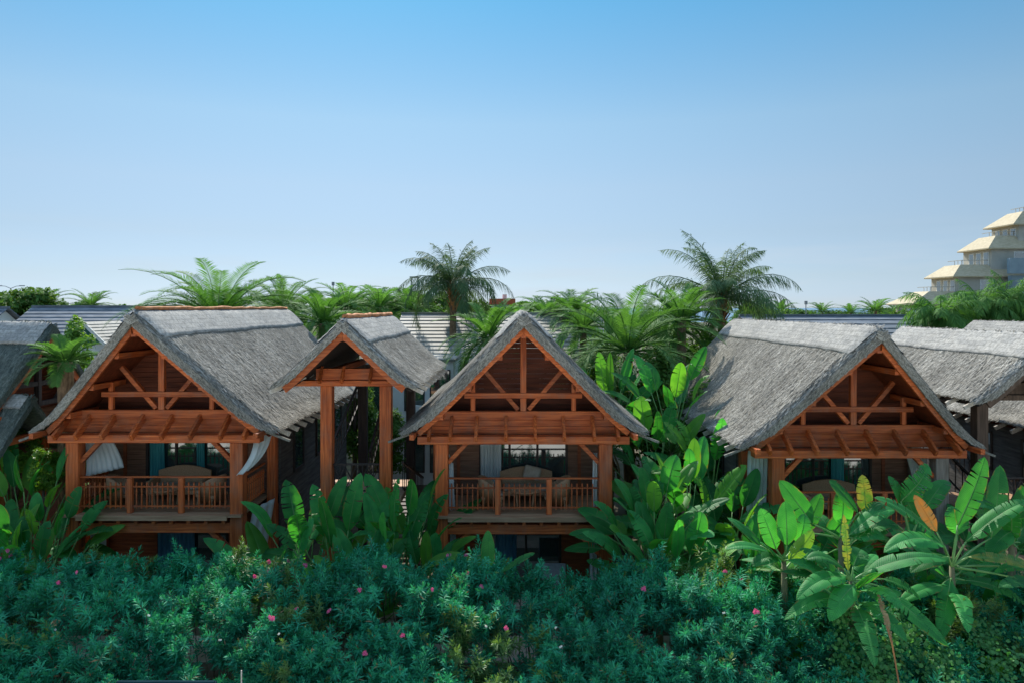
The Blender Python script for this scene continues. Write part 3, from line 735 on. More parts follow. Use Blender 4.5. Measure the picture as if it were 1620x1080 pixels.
# ------------------------------------------------------------------ palms
def palm_crown(n, L, seed, leaflet=.5, droop=1.0, plum=False, up=1.1, width=.042, low=-.2, segs=16, lpr=44):
    rng = np.random.default_rng(seed); Vs = []; Fs = []; rach = MB(); nv = 0
    for i in range(n):
        az = i*2.399963 + rng.normal(0,.15); u = (i+.5)/n
        el = up*(1-u) + low*u + rng.normal(0,.1)         # start elevation
        l = L*rng.uniform(.82,1.08)*(.85+.15*math.cos(el))
        dr = droop*rng.uniform(.8,1.25)*(.75+.5*math.cos(el))
        h = np.array([math.cos(az), math.sin(az), 0]); pts = []; p = np.zeros(3)+h*.12; e = el
        tw = rng.normal(0,.5)
        tang = []
        for k in range(segs+1):
            pts.append(p.copy()); d = h*math.cos(e)+np.array([0,0,math.sin(e)]); tang.append(d)
            p = p + d*(l/segs); e -= dr/segs*(.4+1.2*k/segs)
        pts = np.array(pts); tang = np.array(tang)
        rach.tube([tuple(q) for q in pts[::2]], list(np.linspace(.035,.006,len(pts[::2]))), 4)
        side = np.cross(h, [0,0,1.0]); 
        q = lpr*2; s = np.repeat(np.linspace(.10,.995,lpr),2); sg = np.tile([1,-1],lpr)
        idx = s*segs; i0 = np.minimum(idx.astype(int),segs-1); fr = (idx-i0)[:,None]
        P = pts[i0]*(1-fr)+pts[i0+1]*fr; Tg = tang[i0]
        Nn = np.cross(side[None,:], Tg); Nn = -Nn*np.sign(Nn[:,2:3]+1e-6)*-1
        prof_ = np.sin(np.pi*np.clip(s*.93+.10,0,1))**.55
        ll = leaflet*prof_*rng.uniform(.8,1.12,q)
        fwd = .75+.5*s; lift = (rng.normal(0,.45,q) if plum else .55+rng.normal(0,.10,q))
        D = Tg*fwd[:,None] + side[None,:]*sg[:,None]*1.0 + Nn*lift[:,None] + np.array([0,0,-1.0])*(.35 if plum else .05)
        D /= np.linalg.norm(D,axis=1)[:,None]
        W = np.cross(D, Nn); W /= (np.linalg.norm(W,axis=1)[:,None]+1e-9); W *= (width*.5)
        sag = np.array([0,0,-1.0])*(ll*(.55 if plum else .22))[:,None]
        a = P; m = P+D*(ll*.5)[:,None]+sag*.25; t = P+D*ll[:,None]+sag
        quad = np.stack([a-W*.4, a+W*.4, m+W, m-W, t+W*.12, t-W*.12],1).reshape(-1,3)
        b = nv+np.arange(q)*6
        Fs.append(np.stack([b,b+1,b+2,b+3],1)); Fs.append(np.stack([b+3,b+2,b+4,b+5],1))
        Vs.append(quad); nv += q*6
    V = np.concatenate(Vs); Fq = np.concatenate(Fs)
    rv = np.array(rach.v); rfq = [f for f in rach.f if len(f)==4]
    return np.concatenate([V, rv]), np.concatenate([Fq, np.array(rfq)+len(V)])
def palm(loc, crown_z, label, lm, group, R=.24, boots=False, **k):
    r = empty('palm_tree', loc, label, 'palm', group)
    t = MB(); n = 16; sd = k.get('seed',1)
    bx = math.sin(sd)*.25
    pts = [(bx*math.sin(u*2.2), .1*math.sin(u*3+sd), crown_z*u) for u in np.linspace(0,1,n)]
    rad = [R*(1.15-.3*u)*(1+.06*(i%2)) for i,u in enumerate(np.linspace(0,1,n))]
    t.tube(pts, rad, 10); t.build('trunk', trunk_m, r, smooth=True)
    if boots:
        bt = MB()
        for i in range(34):
            a = i*2.4; z = crown_z-1.5+i*.047
            c = Vector((pts[-1][0],pts[-1][1],z)); d = Vector((math.cos(a),math.sin(a),0))
            bt.beam(c+d*.12, c+d*(.30+.08*(i%3))+Vector((0,0,.5)), .13, .04)
        bt.build('leaf_base', boot_m, r)
    V, Fq = palm_crown(**k); V = V + np.array([pts[-1][0], pts[-1][1], crown_z])
    build_np('crown', V, Fq, lm, r); return r
G1 = 'palms behind the lodges'
def put_palm(px, py, Y, label, lm=None, group=G1, **k):
    return palm((atx(px,Y), Y, 0), atz(py,Y), label, lm or date_l, group, **k)
put_palm(345, 508, 37, 'broad date palm rising behind the left lodge ridge', n=76, L=5.5, seed=3, leaflet=.80, droop=1.35, up=1.12, low=-.05, lpr=60)
put_palm(452, 488, 44, 'lower date palm half hidden right of the broad one', n=34, L=3.4, seed=5, leaflet=.5, droop=1.1, up=1.2)
put_palm(505, 512, 34, 'bright palm between the left lodge and the stair canopy roof', n=38, L=2.6, seed=8, leaflet=.48, droop=1.2, up=1.35, low=-.5)
put_palm(720, 453, 41, 'tall feathery palm standing over the pale villa roof', queen_l, n=33, L=4.1, seed=12, leaflet=.74, droop=1.65, plum=True, up=1.5, low=-.05, boots=True, R=.2, width=.036, lpr=70)
put_palm(768, 535, 34, 'yellow green palm leaning over the central lodge roof from behind', n=36, L=2.9, seed=15, leaflet=.55, droop=1.3, up=1.3, low=-.5)
put_palm(1000, 556, 30, 'large arching date palm between the central and right lodges', n=40, L=4.7, seed=18, leaflet=.72, droop=1.5, up=1.3, low=-.3, lpr=60)
put_palm(1141, 474, 38, 'tallest dark feathery palm with orange leaf bases, left of the right lodge', queen_l, n=35, L=5.0, seed=22, leaflet=.82, droop=1.6, plum=True, up=1.52, low=0, boots=True, R=.22, width=.038, lpr=74)
put_palm(1085, 508, 34, 'date palm just left of the tallest dark palm', n=34, L=3.0, seed=23, leaflet=.55, droop=1.2, up=1.3)
put_palm(104, 572, 21.3, 'small bright palm between the sideways lodge and the left lodge', n=24, L=1.15, seed=25, leaflet=.36, droop=1.0, up=1.3, low=-.2, width=.03)
put_palm(520, 492, 52, 'date palm seen over the stair canopy, farther back', n=32, L=3.2, seed=29, leaflet=.5, droop=1.1)
low0 = put_palm(470, 496, 48, 'low palm on the skyline between the broad date palm and the thin pole', n=36, L=3.0, seed=61, leaflet=.55, droop=1.3, up=1.2, low=-.4)
for px, py, Y, sc, lab in ((425,492,50,1.0,'low palm over the right end of the left lodge ridge'),(548,486,47,1.05,'low palm above the canopy ridge'),(598,486,50,1.0,'low palm over the canopy roof back end'),
        (650,490,52,1.0,'low palm at the left end of the pale villa ridge'),(815,516,46,1.0,'low palm under the red kiosk'),(860,500,50,1.0,'low palm right of the red kiosk'),
        (905,494,44,1.0,'low palm above the central lodge right slope'),(925,520,38,.9,'low palm left of the large arching date palm'),(1070,520,36,.95,'low palm right of the large arching date palm'),(1190,500,46,.8,'low palm at the left end of the dark tiled ridge')):
    c = place(low0, (0,0,0), lab, G1, random.uniform(0,6), sc); c.location = (atx(px,Y), Y, atz(py,Y)-atz(496,48)*sc)
GR = 'palms in front of the hotel'
put_palm(1492, 500, 38, 'leftmost drooping palm before the hotel', n=44, L=2.6, seed=31, leaflet=.6, droop=1.7, plum=True, up=1.2, low=-.6, group=GR)
put_palm(1548, 488, 40, 'middle dense palm before the hotel', n=48, L=2.7, seed=33, leaflet=.6, droop=1.7, plum=True, up=1.3, low=-.7, group=GR)
put_palm(1600, 482, 41, 'rightmost tall palm before the hotel at the frame edge', n=48, L=2.9, seed=35, leaflet=.6, droop=1.5, plum=True, up=1.35, low=-.7, group=GR)
far0 = put_palm(72, 482, 66, 'small palm on the left skyline over the slate roof', n=26, L=2.9, seed=41, leaflet=.6, droop=1.2, up=1.2, lpr=30, width=.06, group='far palms on the skyline')
for px, py, Y, sc, lab in ((145,484,64,.95,'palm right of the first one over the slate roof ridge'),
        (600,478,70,1.05,'far palm on the skyline left of the lattice tower'),(563,484,62,.9,'far palm left of the pale villa, low on the skyline'),
        (640,476,75,1.0,'far palm just left of the tall feathery palm'),(1300,494,95,.9,'low palm on the right skyline above the dark tiles'),
        (1345,496,92,.8,'tiny palm between two others on the right skyline'),(1385,492,90,1.1,'fuller palm on the right skyline near the hotel'),
        (1418,495,95,.85,'palm nearest the hotel foot on the skyline'),(1235,492,88,.9,'far palm right of the tallest dark palm'),
        (1215,494,100,.8,'tiny far palm beside the sea strip')):
    c = place(far0, (0,0,0), lab, 'far palms on the skyline', random.uniform(0,6), sc)
    c.location = (atx(px,Y), Y, atz(py,Y) - atz(482,66)*sc)

# ------------------------------------------------------------------ broadleaf trees and shrubs
def leaf_cloud(n, rx, ry, rz, nclump, size, seed, flat=.75):
    rng = np.random.default_rng(seed)
    cl = rng.normal(size=(nclump,3)); cl /= np.linalg.norm(cl,axis=1)[:,None]; cl *= rng.uniform(.45,1,nclump)[:,None]**.6
    k = rng.integers(0,nclump,n); r = rng.normal(size=(n,3)); r /= np.linalg.norm(r,axis=1)[:,None]
    P = cl[k]*.78 + r*(rng.uniform(.1,1,n)**.5*.30)[:,None]
    out = P/(np.linalg.norm(P,axis=1)[:,None]+1e-6)
    P = P*np.array([rx,ry,rz])
    N = out + rng.normal(0,.7,(n,3)) + np.array([0,0,.5]); N /= np.linalg.norm(N,axis=1)[:,None]
    A = np.cross(N, rng.normal(size=(n,3))); A /= np.linalg.norm(A,axis=1)[:,None]; B = np.cross(N,A)
    s = (size*rng.uniform(.6,1.3,n))[:,None]
    V = np.stack([P-A*s, P+B*s*.45+N*s*.1, P+A*s, P-B*s*.45+N*s*.1],1).reshape(-1,3)
    return V, np.arange(n*4).reshape(-1,4)
def tree(loc, h, rx, rz, label, lm, group, n=7000, size=.16, seed=1, nclump=34, name='leafy_tree', cat='tree'):
    r = empty(name, loc, label, cat, group); t = MB()
    t.tube([(0,0,0),(.05,0,h*.3),(.02,.04,h*.62),(.1,.0,h*.85)], [.18,.14,.10,.04], 8)
    for k in range(7):
        a = k*.9+seed; t.tube([(.03,.02,h*(.35+.05*k)),(math.cos(a)*rx*.35,math.sin(a)*rx*.35,h*(.48+.05*k)),(math.cos(a)*rx*.7,math.sin(a)*rx*.7,h*(.56+.05*k))],[.07,.045,.015],6)
    t.build('trunk', bark, r, smooth=True)
    V, Fq = leaf_cloud(n, rx, rx, rz, nclump, size, seed); V = V+np.array([0,0,h-rz*.75]); build_np('crown', V, Fq, lm, r)
    return r
GT = 'round trees on the skyline'
t0 = tree((atx(28,62), 62, 0), atz(462,62), 4.2, 3.0, 'round green tree at the left end of the skyline under the street lamp', tree_l, GT, n=9000, size=.26, seed=2)
for px, py, Y, sc, lab in ((120,482,72,.8,'green tree behind the slate roof ridge'),(20,474,80,.95,'leafy tree at the left edge of the skyline'),(575,476,66,.9,'leafy tree beside the thin pole over the canopy'),
        (640,472,62,1.0,'broad green tree under the lattice tower'),(690,470,70,1.0,'green tree beneath the straw sunshade'),(760,480,72,.9,'tree left of the red structure'),(815,484,60,.85,'tree right of the red structure'),
        (870,480,58,.95,'olive tinted tree behind the central lodge ridge'),(900,487,64,.8,'low tree right of the olive one'),(1230,494,78,.7,'low bush like tree left on the sea strip'),
        (1270,492,110,.9,'far low tree in the sea strip'),(1330,494,115,.85,'dark far tree above the tiles'),(1400,490,100,.95,'tree near the hotel foot on the right skyline'),(1190,492,70,.75,'tree right behind the tallest palm'),
        (960,492,75,.85,'tree behind the large arching date palm'),(1040,490,80,.85,'tree behind the two right palms'),(440,488,80,.85,'tree behind the lower date palm'),(260,486,85,.85,'tree behind the broad date palm, left'),
        (1440,497,60,.55,'small tree at the hotel foot'),(190,486,90,.9,'tree at the far end of the slate ridge')):
    c = place(t0, (atx(px,Y), Y, 0), lab, GT, random.uniform(0,6), sc); c.scale = (sc, sc, atz(py,Y)/atz(462,62))
GS = 'garden shrubs between the lodges'
s0 = tree((atx(495,33), 33, 0), 6.6, 1.5, 2.8, 'tall green shrub behind the left lodge roof, left of the canopy', tree_l, GS, n=6000, size=.12, seed=9, name='garden_shrub', cat='shrub')
for px, Y, h, sc, lab in ((560,32,5.6,.8,'green shrub seen between the canopy posts, left'),(615,31.5,3.9,.8,'low shrub between the canopy posts in front of the white block'),(1040,28,6.6,1.0,'dark shrub behind the paddle leaves'),
        (1100,27,5.4,1.0,'shrub at the foot of the right lodge roof'),(950,33,6.8,1.1,'tall shrub behind the central lodge right slope'),(60,26,4.6,1.0,'shrub under the low thatched shelter'),
        (1590,46,8.2,1.6,'large shrub at the right edge under the hotel'),(1480,44,7.4,1.5,'bushy shrub under the hotel left end'),(1110,38,7.2,1.2,'shrub under the tallest palm')):
    c = place(s0, (atx(px,Y), Y, 0), lab, GS, random.uniform(0,6), sc); c.scale = (sc,sc,h/6.6)
bs = tree((atx(115,30), 30, 0), atz(510,30), 1.0, 1.3, 'yellow green flowering shrub beside the green gable', bright_l, GS, n=2600, size=.10, seed=19, nclump=20, name='garden_shrub', cat='shrub')

for px, Y, h, sc, lab in ((25,21.5,4.9,.75,'yellow green bush at the left edge above the broad leaves'),(70,20.6,4.4,.55,'yellow green bush left of the left lodge post')):
    c = place(bs, (atx(px,Y), Y, 0), lab, GS, random.uniform(0,6), sc); c.scale = (sc,sc,h/atz(510,30))
# ------------------------------------------------------------------ banana and paddle-leaf plants
def leaf_mesh(base, tip, width, up, arch=.15, tears=.25, fold=.25, seed=0, n=18, w0=.06, mats=None, ragged=0, tipround=.52):
    rng = random.Random(seed); base = Vector(base); tip = Vector(tip); up = Vector(up).normalized()
    Ln = (tip-base).length; mb = MB(); pts = []
    for i in range(n+1):
        u = i/n; pts.append(base.lerp(tip,u) + up*(arch*Ln*4*u*(1-u)*(.75+.5*u)))
    fr = []
    for i in range(n+1):
        T = (pts[min(i+1,n)]-pts[max(i-1,0)]).normalized(); Sd = T.cross(up)
        if Sd.length < 1e-4: Sd = Vector((1,0,0))
        Sd.normalize(); N = Sd.cross(T); fr.append((T,Sd,N))
    def w(u):
        a = math.sin(min(1, u/.24)*math.pi/2)**.9
        b = 1 if u < tipround else max(0, 1-((u-tipround)/(1-tipround))**2)**.62
        return width*.5*(w0+(1-w0)*a)*b*(1-.30*abs(u-.40))
    for sd in (-1,1):
        cur = []; strips = []; i = 0
        breaks = [0]
        for i in range(2, n-1):
            if rng.random() < tears: breaks.append(i)
        breaks.append(n)
        for a, b in zip(breaks[:-1], breaks[1:]):
            vs = []; fs = []; sagx = rng.uniform(-.1,.25)*(1 if tears > .05 else .3); shr = rng.uniform(1-ragged,1)
            for i in range(a, b+1):
                u = i/n; T, Sd, N = fr[i]; ww = w(u)*shr; c = pts[i]
                g = 0
                if tears > .05 and a != 0 and i == a: g = rng.uniform(.05,.3)
                if tears > .05 and b != n and i == b: g = -rng.uniform(.05,.3)
                st = Ln/n
                for q, (fx, fz) in enumerate(((0,0),(.35,fold*.35),(.7,fold*.42),(1.0,fold*.3-sagx))):
                    vs.append(c + Sd*(sd*ww*fx) + N*(ww*fz*.8) + T*(g*st*fx*1.2 + ww*.18*fx))
            b0_ = len(mb.v)
            for i in range(a, b+1):
                for q, fx in enumerate((0,.35,.7,1.0)): mb.uv[b0_+(i-a)*4+q] = (i/n*Ln - fx*width*.12, fx)
            m = b-a
            for i in range(m):
                for q in range(3):
                    f = (i*4+q, i*4+q+1, (i+1)*4+q+1, (i+1)*4+q); fs.append(f if sd > 0 else f[::-1])
            mb.add(vs, fs, 0)
    mb.tube([p - fr[i][2]*.006 for i,p in enumerate(pts)], [max(.003,.016*(1-i/n)**.7*(width/.5)) for i in range(n+1)], 5, 1)
    return mb
def petiole(mb, a, b, r0=.03, r1=.016, bow=.06):
    a = Vector(a); b = Vector(b); L_ = (b-a).length
    pts = [a.lerp(b,u)+Vector((0,0,bow*L_*4*u*(1-u)*.5)) for u in (0,.25,.5,.75,1)]
    mb.tube(pts, [r0+(r1-r0)*u for u in (0,.25,.5,.75,1)], 6, 0)

# plants whose leaves are placed one by one
GB = 'banana plants before the right lodge'
def plant(base_px, Yb, label, leaves, group=GB, stem_h=None, stem_r=.10, name='banana_plant', cat='banana plant'):
    c = at(base_px[0], base_px[1], Yb)
    r = empty(name, (c.x, Yb, 0), label, cat, group); o = Vector((c.x, Yb, 0))
    st = MB(); st.tube([(0,.0,0),(.02,0,c.z*.5),(0,0,c.z)], [stem_r*1.3, stem_r, stem_r*.5], 9)
    pet = MB()
    for i, lf in enumerate(leaves):
        (bx,by),(tx,ty),wpx,dY0,dY1 = lf[:5]; kw = lf[5] if len(lf) > 5 else {}
        b = at(bx,by,Yb+dY0)-o; t = at(tx,ty,Yb+dY1)-o
        kw = dict(kw); m = kw.pop('m', ban_a); up = kw.pop('up', None)
        if up is None:
            d = (t-b).normalized(); up = Vector((0,-.35,1))
            if abs(d.z) > .75: up = Vector((0,-1,.15))
        leaf_mesh(b, t, wpx*.86*Yb/F, up, seed=i*7+int(bx), **kw).build('leaf', [m, rib_m], r, smooth=True)
        petiole(pet, (0,0,c.z-.02), b)
    rg = random.Random(int(base_px[0])); nx_ = 11 if group == GB else 0
    for i in range(nx_):
        a = rg.uniform(0, 2*math.pi) if i % 2 else rg.uniform(.2, math.pi-.2); el = rg.uniform(-.35, .95)
        d = Vector((math.cos(a)*math.cos(el), math.sin(a)*math.cos(el)*.9+.15, math.sin(el))).normalized()
        b = Vector((0,0,c.z-.15-.35*rg.random())) + d*rg.uniform(.15,.4); ln = rg.uniform(.95,1.5)
        t = b + d*ln + Vector((0,0,-rg.uniform(.15,.55)*ln*max(.2,math.cos(el))))
        leaf_mesh(b, t, rg.uniform(.34,.46), (-d.x*.5,-d.y*.5-.3,1), arch=rg.uniform(.06,.2), tears=rg.choice([.15,.35,.55]), ragged=.15, seed=i*13+int(base_px[0])).build('leaf', [rg.choice([ban_a,ban_a,ban_a,ban_a,backlit_l]), rib_m], r, smooth=True)
        petiole(pet, (0,0,c.z-.25), b)
    st.build('stem', stem_m, r, smooth=True); pet.build('leaf_stalk', rib_m, r, smooth=True)
    return r
Yp = 14.6
plant((1347,918), 14.2, 'foremost banana plant with broad wind torn leaves and one withered upright leaf', [
    ((1338,910),(1260,948),40,0,-.5,{'tears':.3}), ((1352,925),(1312,982),40,-.1,-.7,{'tears':.15}),
    ((1368,905),(1497,886),40,0,-.2,{'tears':.3,'arch':.12}), ((1335,899),(1276,884),34,0,-.2,{'tears':.3,'arch':.18}),
    ((1342,902),(1334,812),20,0,.1,{'m':ban_y,'tears':.7,'ragged':.5,'arch':.02}),
    ((1388,925),(1501,1022),42,-.2,-.9,{'tears':.3,'arch':.04}), ((1366,925),(1392,952),26,-.1,-.3),
    ((1398,915),(1457,948),28,.1,0,{'arch':.12}), ((1350,895),(1362,868),38,.1,.3,{}), ((1330,905),(1298,905),26,.2,.4)], stem_h=1)
plant((1506,895), 15.0, 'largest banana plant on the right with arching leaves and one orange dead leaf', [
    ((1492,862),(1383,786),40,0,.2,{'tears':.45,'arch':.10}), ((1494,862),(1398,873),46,-.1,-.4,{'tears':.3,'arch':.18}),
    ((1482,840),(1446,782),26,.3,.4,{'m':ban_o,'tears':.35,'arch':.03}), ((1515,830),(1558,722),42,.1,.3,{'tears':.35,'arch':.04}),
    ((1528,856),(1628,792),42,0,-.3,{'tears':.4,'arch':.10}), ((1532,880),(1650,908),30,-.1,-.5,{'arch':.12,'m':ban_y}),
    ((1568,850),(1582,735),44,.7,.9,{'tears':.1,'arch':.03}), ((1500,880),(1440,905),34,-.2,-.5,{'arch':.12}), ((1515,845),(1505,800),46,.3,.5,{}),
    ((1650,925),(1580,928),30,-.6,-.9,{'arch':.1}), ((1640,900),(1573,905),24,-.2,-.3,{'arch':.12})])
plant((1240,885), 15.2, 'banana plant left of the others with one sunlit yellow green leaf', [
    ((1228,868),(1203,803),36,0,.1,{'tears':.1,'arch':.03}), ((1245,862),(1242,792),38,-.1,0,{'tears':.08,'arch':.03}),
    ((1248,885),(1286,838),30,-.2,-.3,{'m':bright_l,'arch':.1}), ((1216,872),(1148,868),22,0,-.2,{'arch':.12}),  # sunlight on the one lit leaf is put into its bright colour
    ((1202,862),(1157,820),24,.2,.4,{'arch':.06}), ((1262,860),(1272,812),34,.2,.3,{}), ((1232,880),(1190,895),30,-.2,-.4,{'arch':.15})])
plant((1330,850), 16.4, 'banana plant standing close to the right lodge, upright paddle leaves', [
    ((1285,828),(1233,759),38,0,.2,{'arch':.06,'tears':.1}), ((1272,842),(1299,780),32,0,.1,{'arch':.03}), ((1358,810),(1312,759),38,0,.2,{'arch':.06,'tears':.12}),
    ((1370,812),(1364,750),30,.1,.2,{'m':ban_y,'tears':.3,'arch':.02}), ((1345,845),(1415,806),36,-.3,-.3,{'arch':.16,'tears':.3}),
    ((1330,830),(1330,775),40,.2,.4,{}), ((1310,850),(1340,800),36,.3,.5,{}), ((1350,850),(1400,850),40,-.3,-.5,{'m':ban_a,'arch':.2})])
plant((1440,850), 16.8, 'banana plant by the right veranda post with a ragged leaf', [
    ((1425,792),(1468,734),48,0,.1,{'tears':.55,'ragged':.3}), ((1430,800),(1405,752),20,.1,.2,{}), ((1460,810),(1500,760),36,.1,.3,{}), ((1420,830),(1375,850),36,-.2,-.4,{'arch':.2}), ((1450,830),(1420,770),40,.3,.5)])
plant((1600,840), 16.2, 'banana plant at the right edge of the frame', [
    ((1600,820),(1640,745),46,0,.2,{}), ((1590,820),(1545,800),40,-.2,-.4,{'arch':.2,'tears':.3}), ((1610,830),(1615,770),44,.2,.3,{}), ((1600,840),(1560,880),36,-.3,-.5,{'arch':.15})])
plant((770,905), 15.8, 'banana shoot rising from the hedge before the central lodge', [
    ((772,900),(772,838),26,0,.1,{'arch':.02,'tears':.05}), ((790,905),(846,874),20,0,-.2,{'arch':.04,'m':ban_a}), ((768,905),(750,880),20,.1,.3)], group='paddle leaf plants in the garden')

# generic fans of paddle leaves (strelitzia like)
GP = 'paddle leaf plants in the garden'
def fan_plant(px, Y, hgt, nl, label, seed, blade=1.1, width=.42, spread=.9, trunk=0, lm=None, lean=0):
    rng = random.Random(seed); r = empty('paddle_leaf_plant', (atx(px,Y), Y, 0), label, 'paddle leaf plant', GP)
    st = MB(); pet = MB(); tz = trunk
    st.tube([(0,0,0),(.03,.02,tz*.5),(0,0,max(tz,.5))], [.16,.12,.09], 9)
    for i in range(nl):
        a = i*2.399+rng.uniform(-.3,.3); u = (i+.5)/nl
        el = 1.45-spread*u+rng.uniform(-.12,.12)
        d = Vector((math.cos(a)*math.cos(el)*1.15, math.sin(a)*math.cos(el)*.9, math.sin(el)))
        pl = (hgt-tz-blade*.75)*(1-.35*u)*rng.uniform(.85,1.05); pl = max(.35, pl)
        b = Vector((0,0,tz*.96)) + d*pl
        d2 = Vector((d.x*1.25, d.y*1.25, d.z-.45*u-rng.uniform(0,.35))).normalized()
        bl = blade*rng.uniform(.8,1.15); t = b + d2*bl
        up = Vector((-d.x*.9+rng.uniform(-.25,.25), -d.y*.9-.35+rng.uniform(-.25,.25), .9 if el < 1.0 else .3))
        leaf_mesh(b, t, width*rng.uniform(.8,1.15), up, arch=rng.uniform(.03,.15), tears=rng.choice([.05,.15,.4]), fold=rng.uniform(.15,.5), seed=seed*31+i, w0=.2, tipround=.42, n=14).build('leaf', [lm or rng.choice([ban_a]*(2 if (px < 100 or 1040 < px < 1195) else 6)+[backlit_l]), rib_m], r, smooth=True)
        petiole(pet, (0,0,tz*.96-.05), b, .028, .014, .03)
    if trunk > 3:
        for i in range(9):
            a = i*2.4; z0 = tz-.1-rng.random()*1.0; d = Vector((math.cos(a), math.sin(a), 0))
            leaf_mesh(Vector((0,0,z0))+d*.1, Vector((0,0,z0-rng.uniform(.8,1.3)))+d*rng.uniform(.2,.38), rng.uniform(.16,.26), d, arch=.08, tears=.6, ragged=.4, seed=i+seed, fold=.7).build('dead_leaf', [rng.choice([ban_d, ban_o]), ban_d], r, smooth=True)
    st.build('stem', stem_m, r, smooth=True); pet.build('leaf_stalk', rib_m, r, smooth=True)
    return r
fans = [(965,26.5,6.9,11,1.3,.48,.9,3.4,'tall paddle leaf plant just right of the central lodge roof'),
 (1062,25.2,7.2,12,1.2,.46,1.0,3.6,'tallest paddle leaf plant with upright leaves, between the two lodges'),
 (1035,24.0,5.6,11,1.25,.5,.9,1.6,'paddle leaf plant under the tallest one'),
 (1125,22.6,5.3,10,1.2,.5,.85,2.2,'paddle leaf plant with bright raised leaves before the right lodge slope'),
 (1085,20.5,4.7,12,1.2,.48,1.0,1.2,'paddle leaf plant in the middle of the thicket'),
 (1150,20.0,4.0,11,1.1,.45,1.1,.7,'paddle leaf plant at the foot of the white curtain'),
 (1180,18.4,3.2,10,1.0,.42,1.2,.4,'low paddle leaf plant beside the bananas'),
 (1036,19.0,4.5,12,.95,.40,1.25,1.7,'dark drooping plant against the right post of the central lodge'),
 (1040,18.2,3.5,12,.95,.42,1.3,.8,'lower drooping plant at the corner of the central lodge'),
 (1070,17.9,3.4,11,1.0,.42,1.3,.6,'low broad plant behind the hedge under the thicket'),
 (1016,18.9,3.9,10,.85,.36,.8,1.4,'leafy plant climbing the right post of the central lodge'),
 (486,19.0,3.95,7,1.15,.44,.8,.8,'paddle leaf plant left of the canopy posts with a lit leaf'),
 (535,18.4,4.0,6,1.2,.44,.6,.8,'paddle leaf plant in front of the left canopy post'),
 (614,18.4,3.95,7,1.25,.46,.9,.8,'broad paddle leaf plant in front of the right canopy post'),
 (640,19.3,4.2,9,1.1,.42,1.0,.9,'dark paddle leaf plant left of the central lodge post'),
 (440,18.2,3.1,9,1.2,.45,1.2,.4,'low paddle leaf plant at the right foot of the left lodge'),
 (575,17.6,2.9,9,1.2,.45,1.2,.4,'low wide leaved plant between hedge and canopy'),
 (505,17.4,2.6,8,1.0,.42,1.2,.3,'low paddle leaf plant just behind the hedge left of centre'),
 (20,20.5,4.8,13,.95,.38,1.1,1.0,'bright leaved plant at the left edge under the thatched shelter'),
 (48,19.8,4.7,12,.95,.38,1.1,1.2,'bright leaved plant left of the left lodge post'),
 (70,18.9,3.7,11,.8,.34,.9,.6,'darker leaved plant touching the left lodge post'),
 (15,18.4,3.6,13,.9,.36,1.2,.5,'low wide plant in the left corner behind the hedge'),
 (45,17.9,3.2,12,.85,.34,1.3,.5,'low plant behind the hedge left of the left lodge'),
 (1560,19.2,3.6,9,1.1,.45,1.0,.6,'paddle leaf plant under the right stair canopy'),
 (1425,18.2,2.9,9,1.1,.45,1.2,.4,'paddle leaf plant in the shade of the right veranda'),
 (1300,16.6,2.5,9,1.0,.45,1.1,.3,'low leafy plant filling the gap left of the foremost banana'),
 (1385,16.2,2.5,9,1.0,.45,1.1,.3,'low leafy plant behind the foremost banana'),
 (1465,16.4,2.6,9,1.0,.45,1.1,.3,'low leafy plant behind the largest banana plant'),
 (1545,16.6,2.7,9,1.0,.45,1.1,.3,'low leafy plant right of the largest banana plant'),
 (1610,15.6,2.5,9,1.0,.45,1.1,.3,'low leafy plant in the lower right corner'),
 (655,19.6,3.3,9,1.1,.42,1.0,.5,'low paddle leaf plant hiding the foot of the stairs'),
 (672,18.6,2.8,8,.9,.38,1.0,.4,'small leafy plant touching the central lodge left post'),
 (1228,14.9,2.15,8,.85,.38,1.2,.25,'low leafy plant at the foot of the banana with the sunlit leaf'),
 (1515,14.7,2.1,8,.85,.38,1.2,.25,'low leafy plant at the foot of the largest banana'),
 (1260,18.3,2.8,9,1.1,.45,1.2,.4,'paddle leaf plant at the left post of the right lodge')]
for i,(px,Y,hg,nl,bl,wd,sp,tr,lab) in enumerate(fans): fan_plant(px,Y,hg,int(nl*1.7),lab,100+i,bl*1.15,wd*1.22,sp,tr)

# ------------------------------------------------------------------ oleander hedge in front
CR = [(-18,2.76),(-11.3,2.71),(-9.5,2.81),(-7,2.91),(-5.5,2.71),(-4.2,2.81),(-2.8,2.91),(-1.8,2.81),(-.6,2.61),(.3,2.46),(1.6,2.36),(2.3,2.61),(3.8,2.76),(4.6,2.86),(5.6,2.66),(6.3,2.60),(7.5,2.35),(9,2.30),(18,2.35)]
cx_, cz_ = zip(*CR)
def hedge_top(x, y):
    c = np.interp(x, cx_, cz_)
    f = np.clip((y-12.3)/(15.4-12.3),0,1); b = np.clip((17.4-y)/1.6,0,1)
    prof_ = .30+.70*np.sin(f*np.pi/2)**.8
    bump = .18*np.sin(x*2.1+y*1.3)+.13*np.sin(x*4.7-y*2.9+1)+.10*np.sin(x*.9+y*3.7)
    return c*prof_*(.75+.25*np.sin(b*np.pi/2)) + bump*(.8)
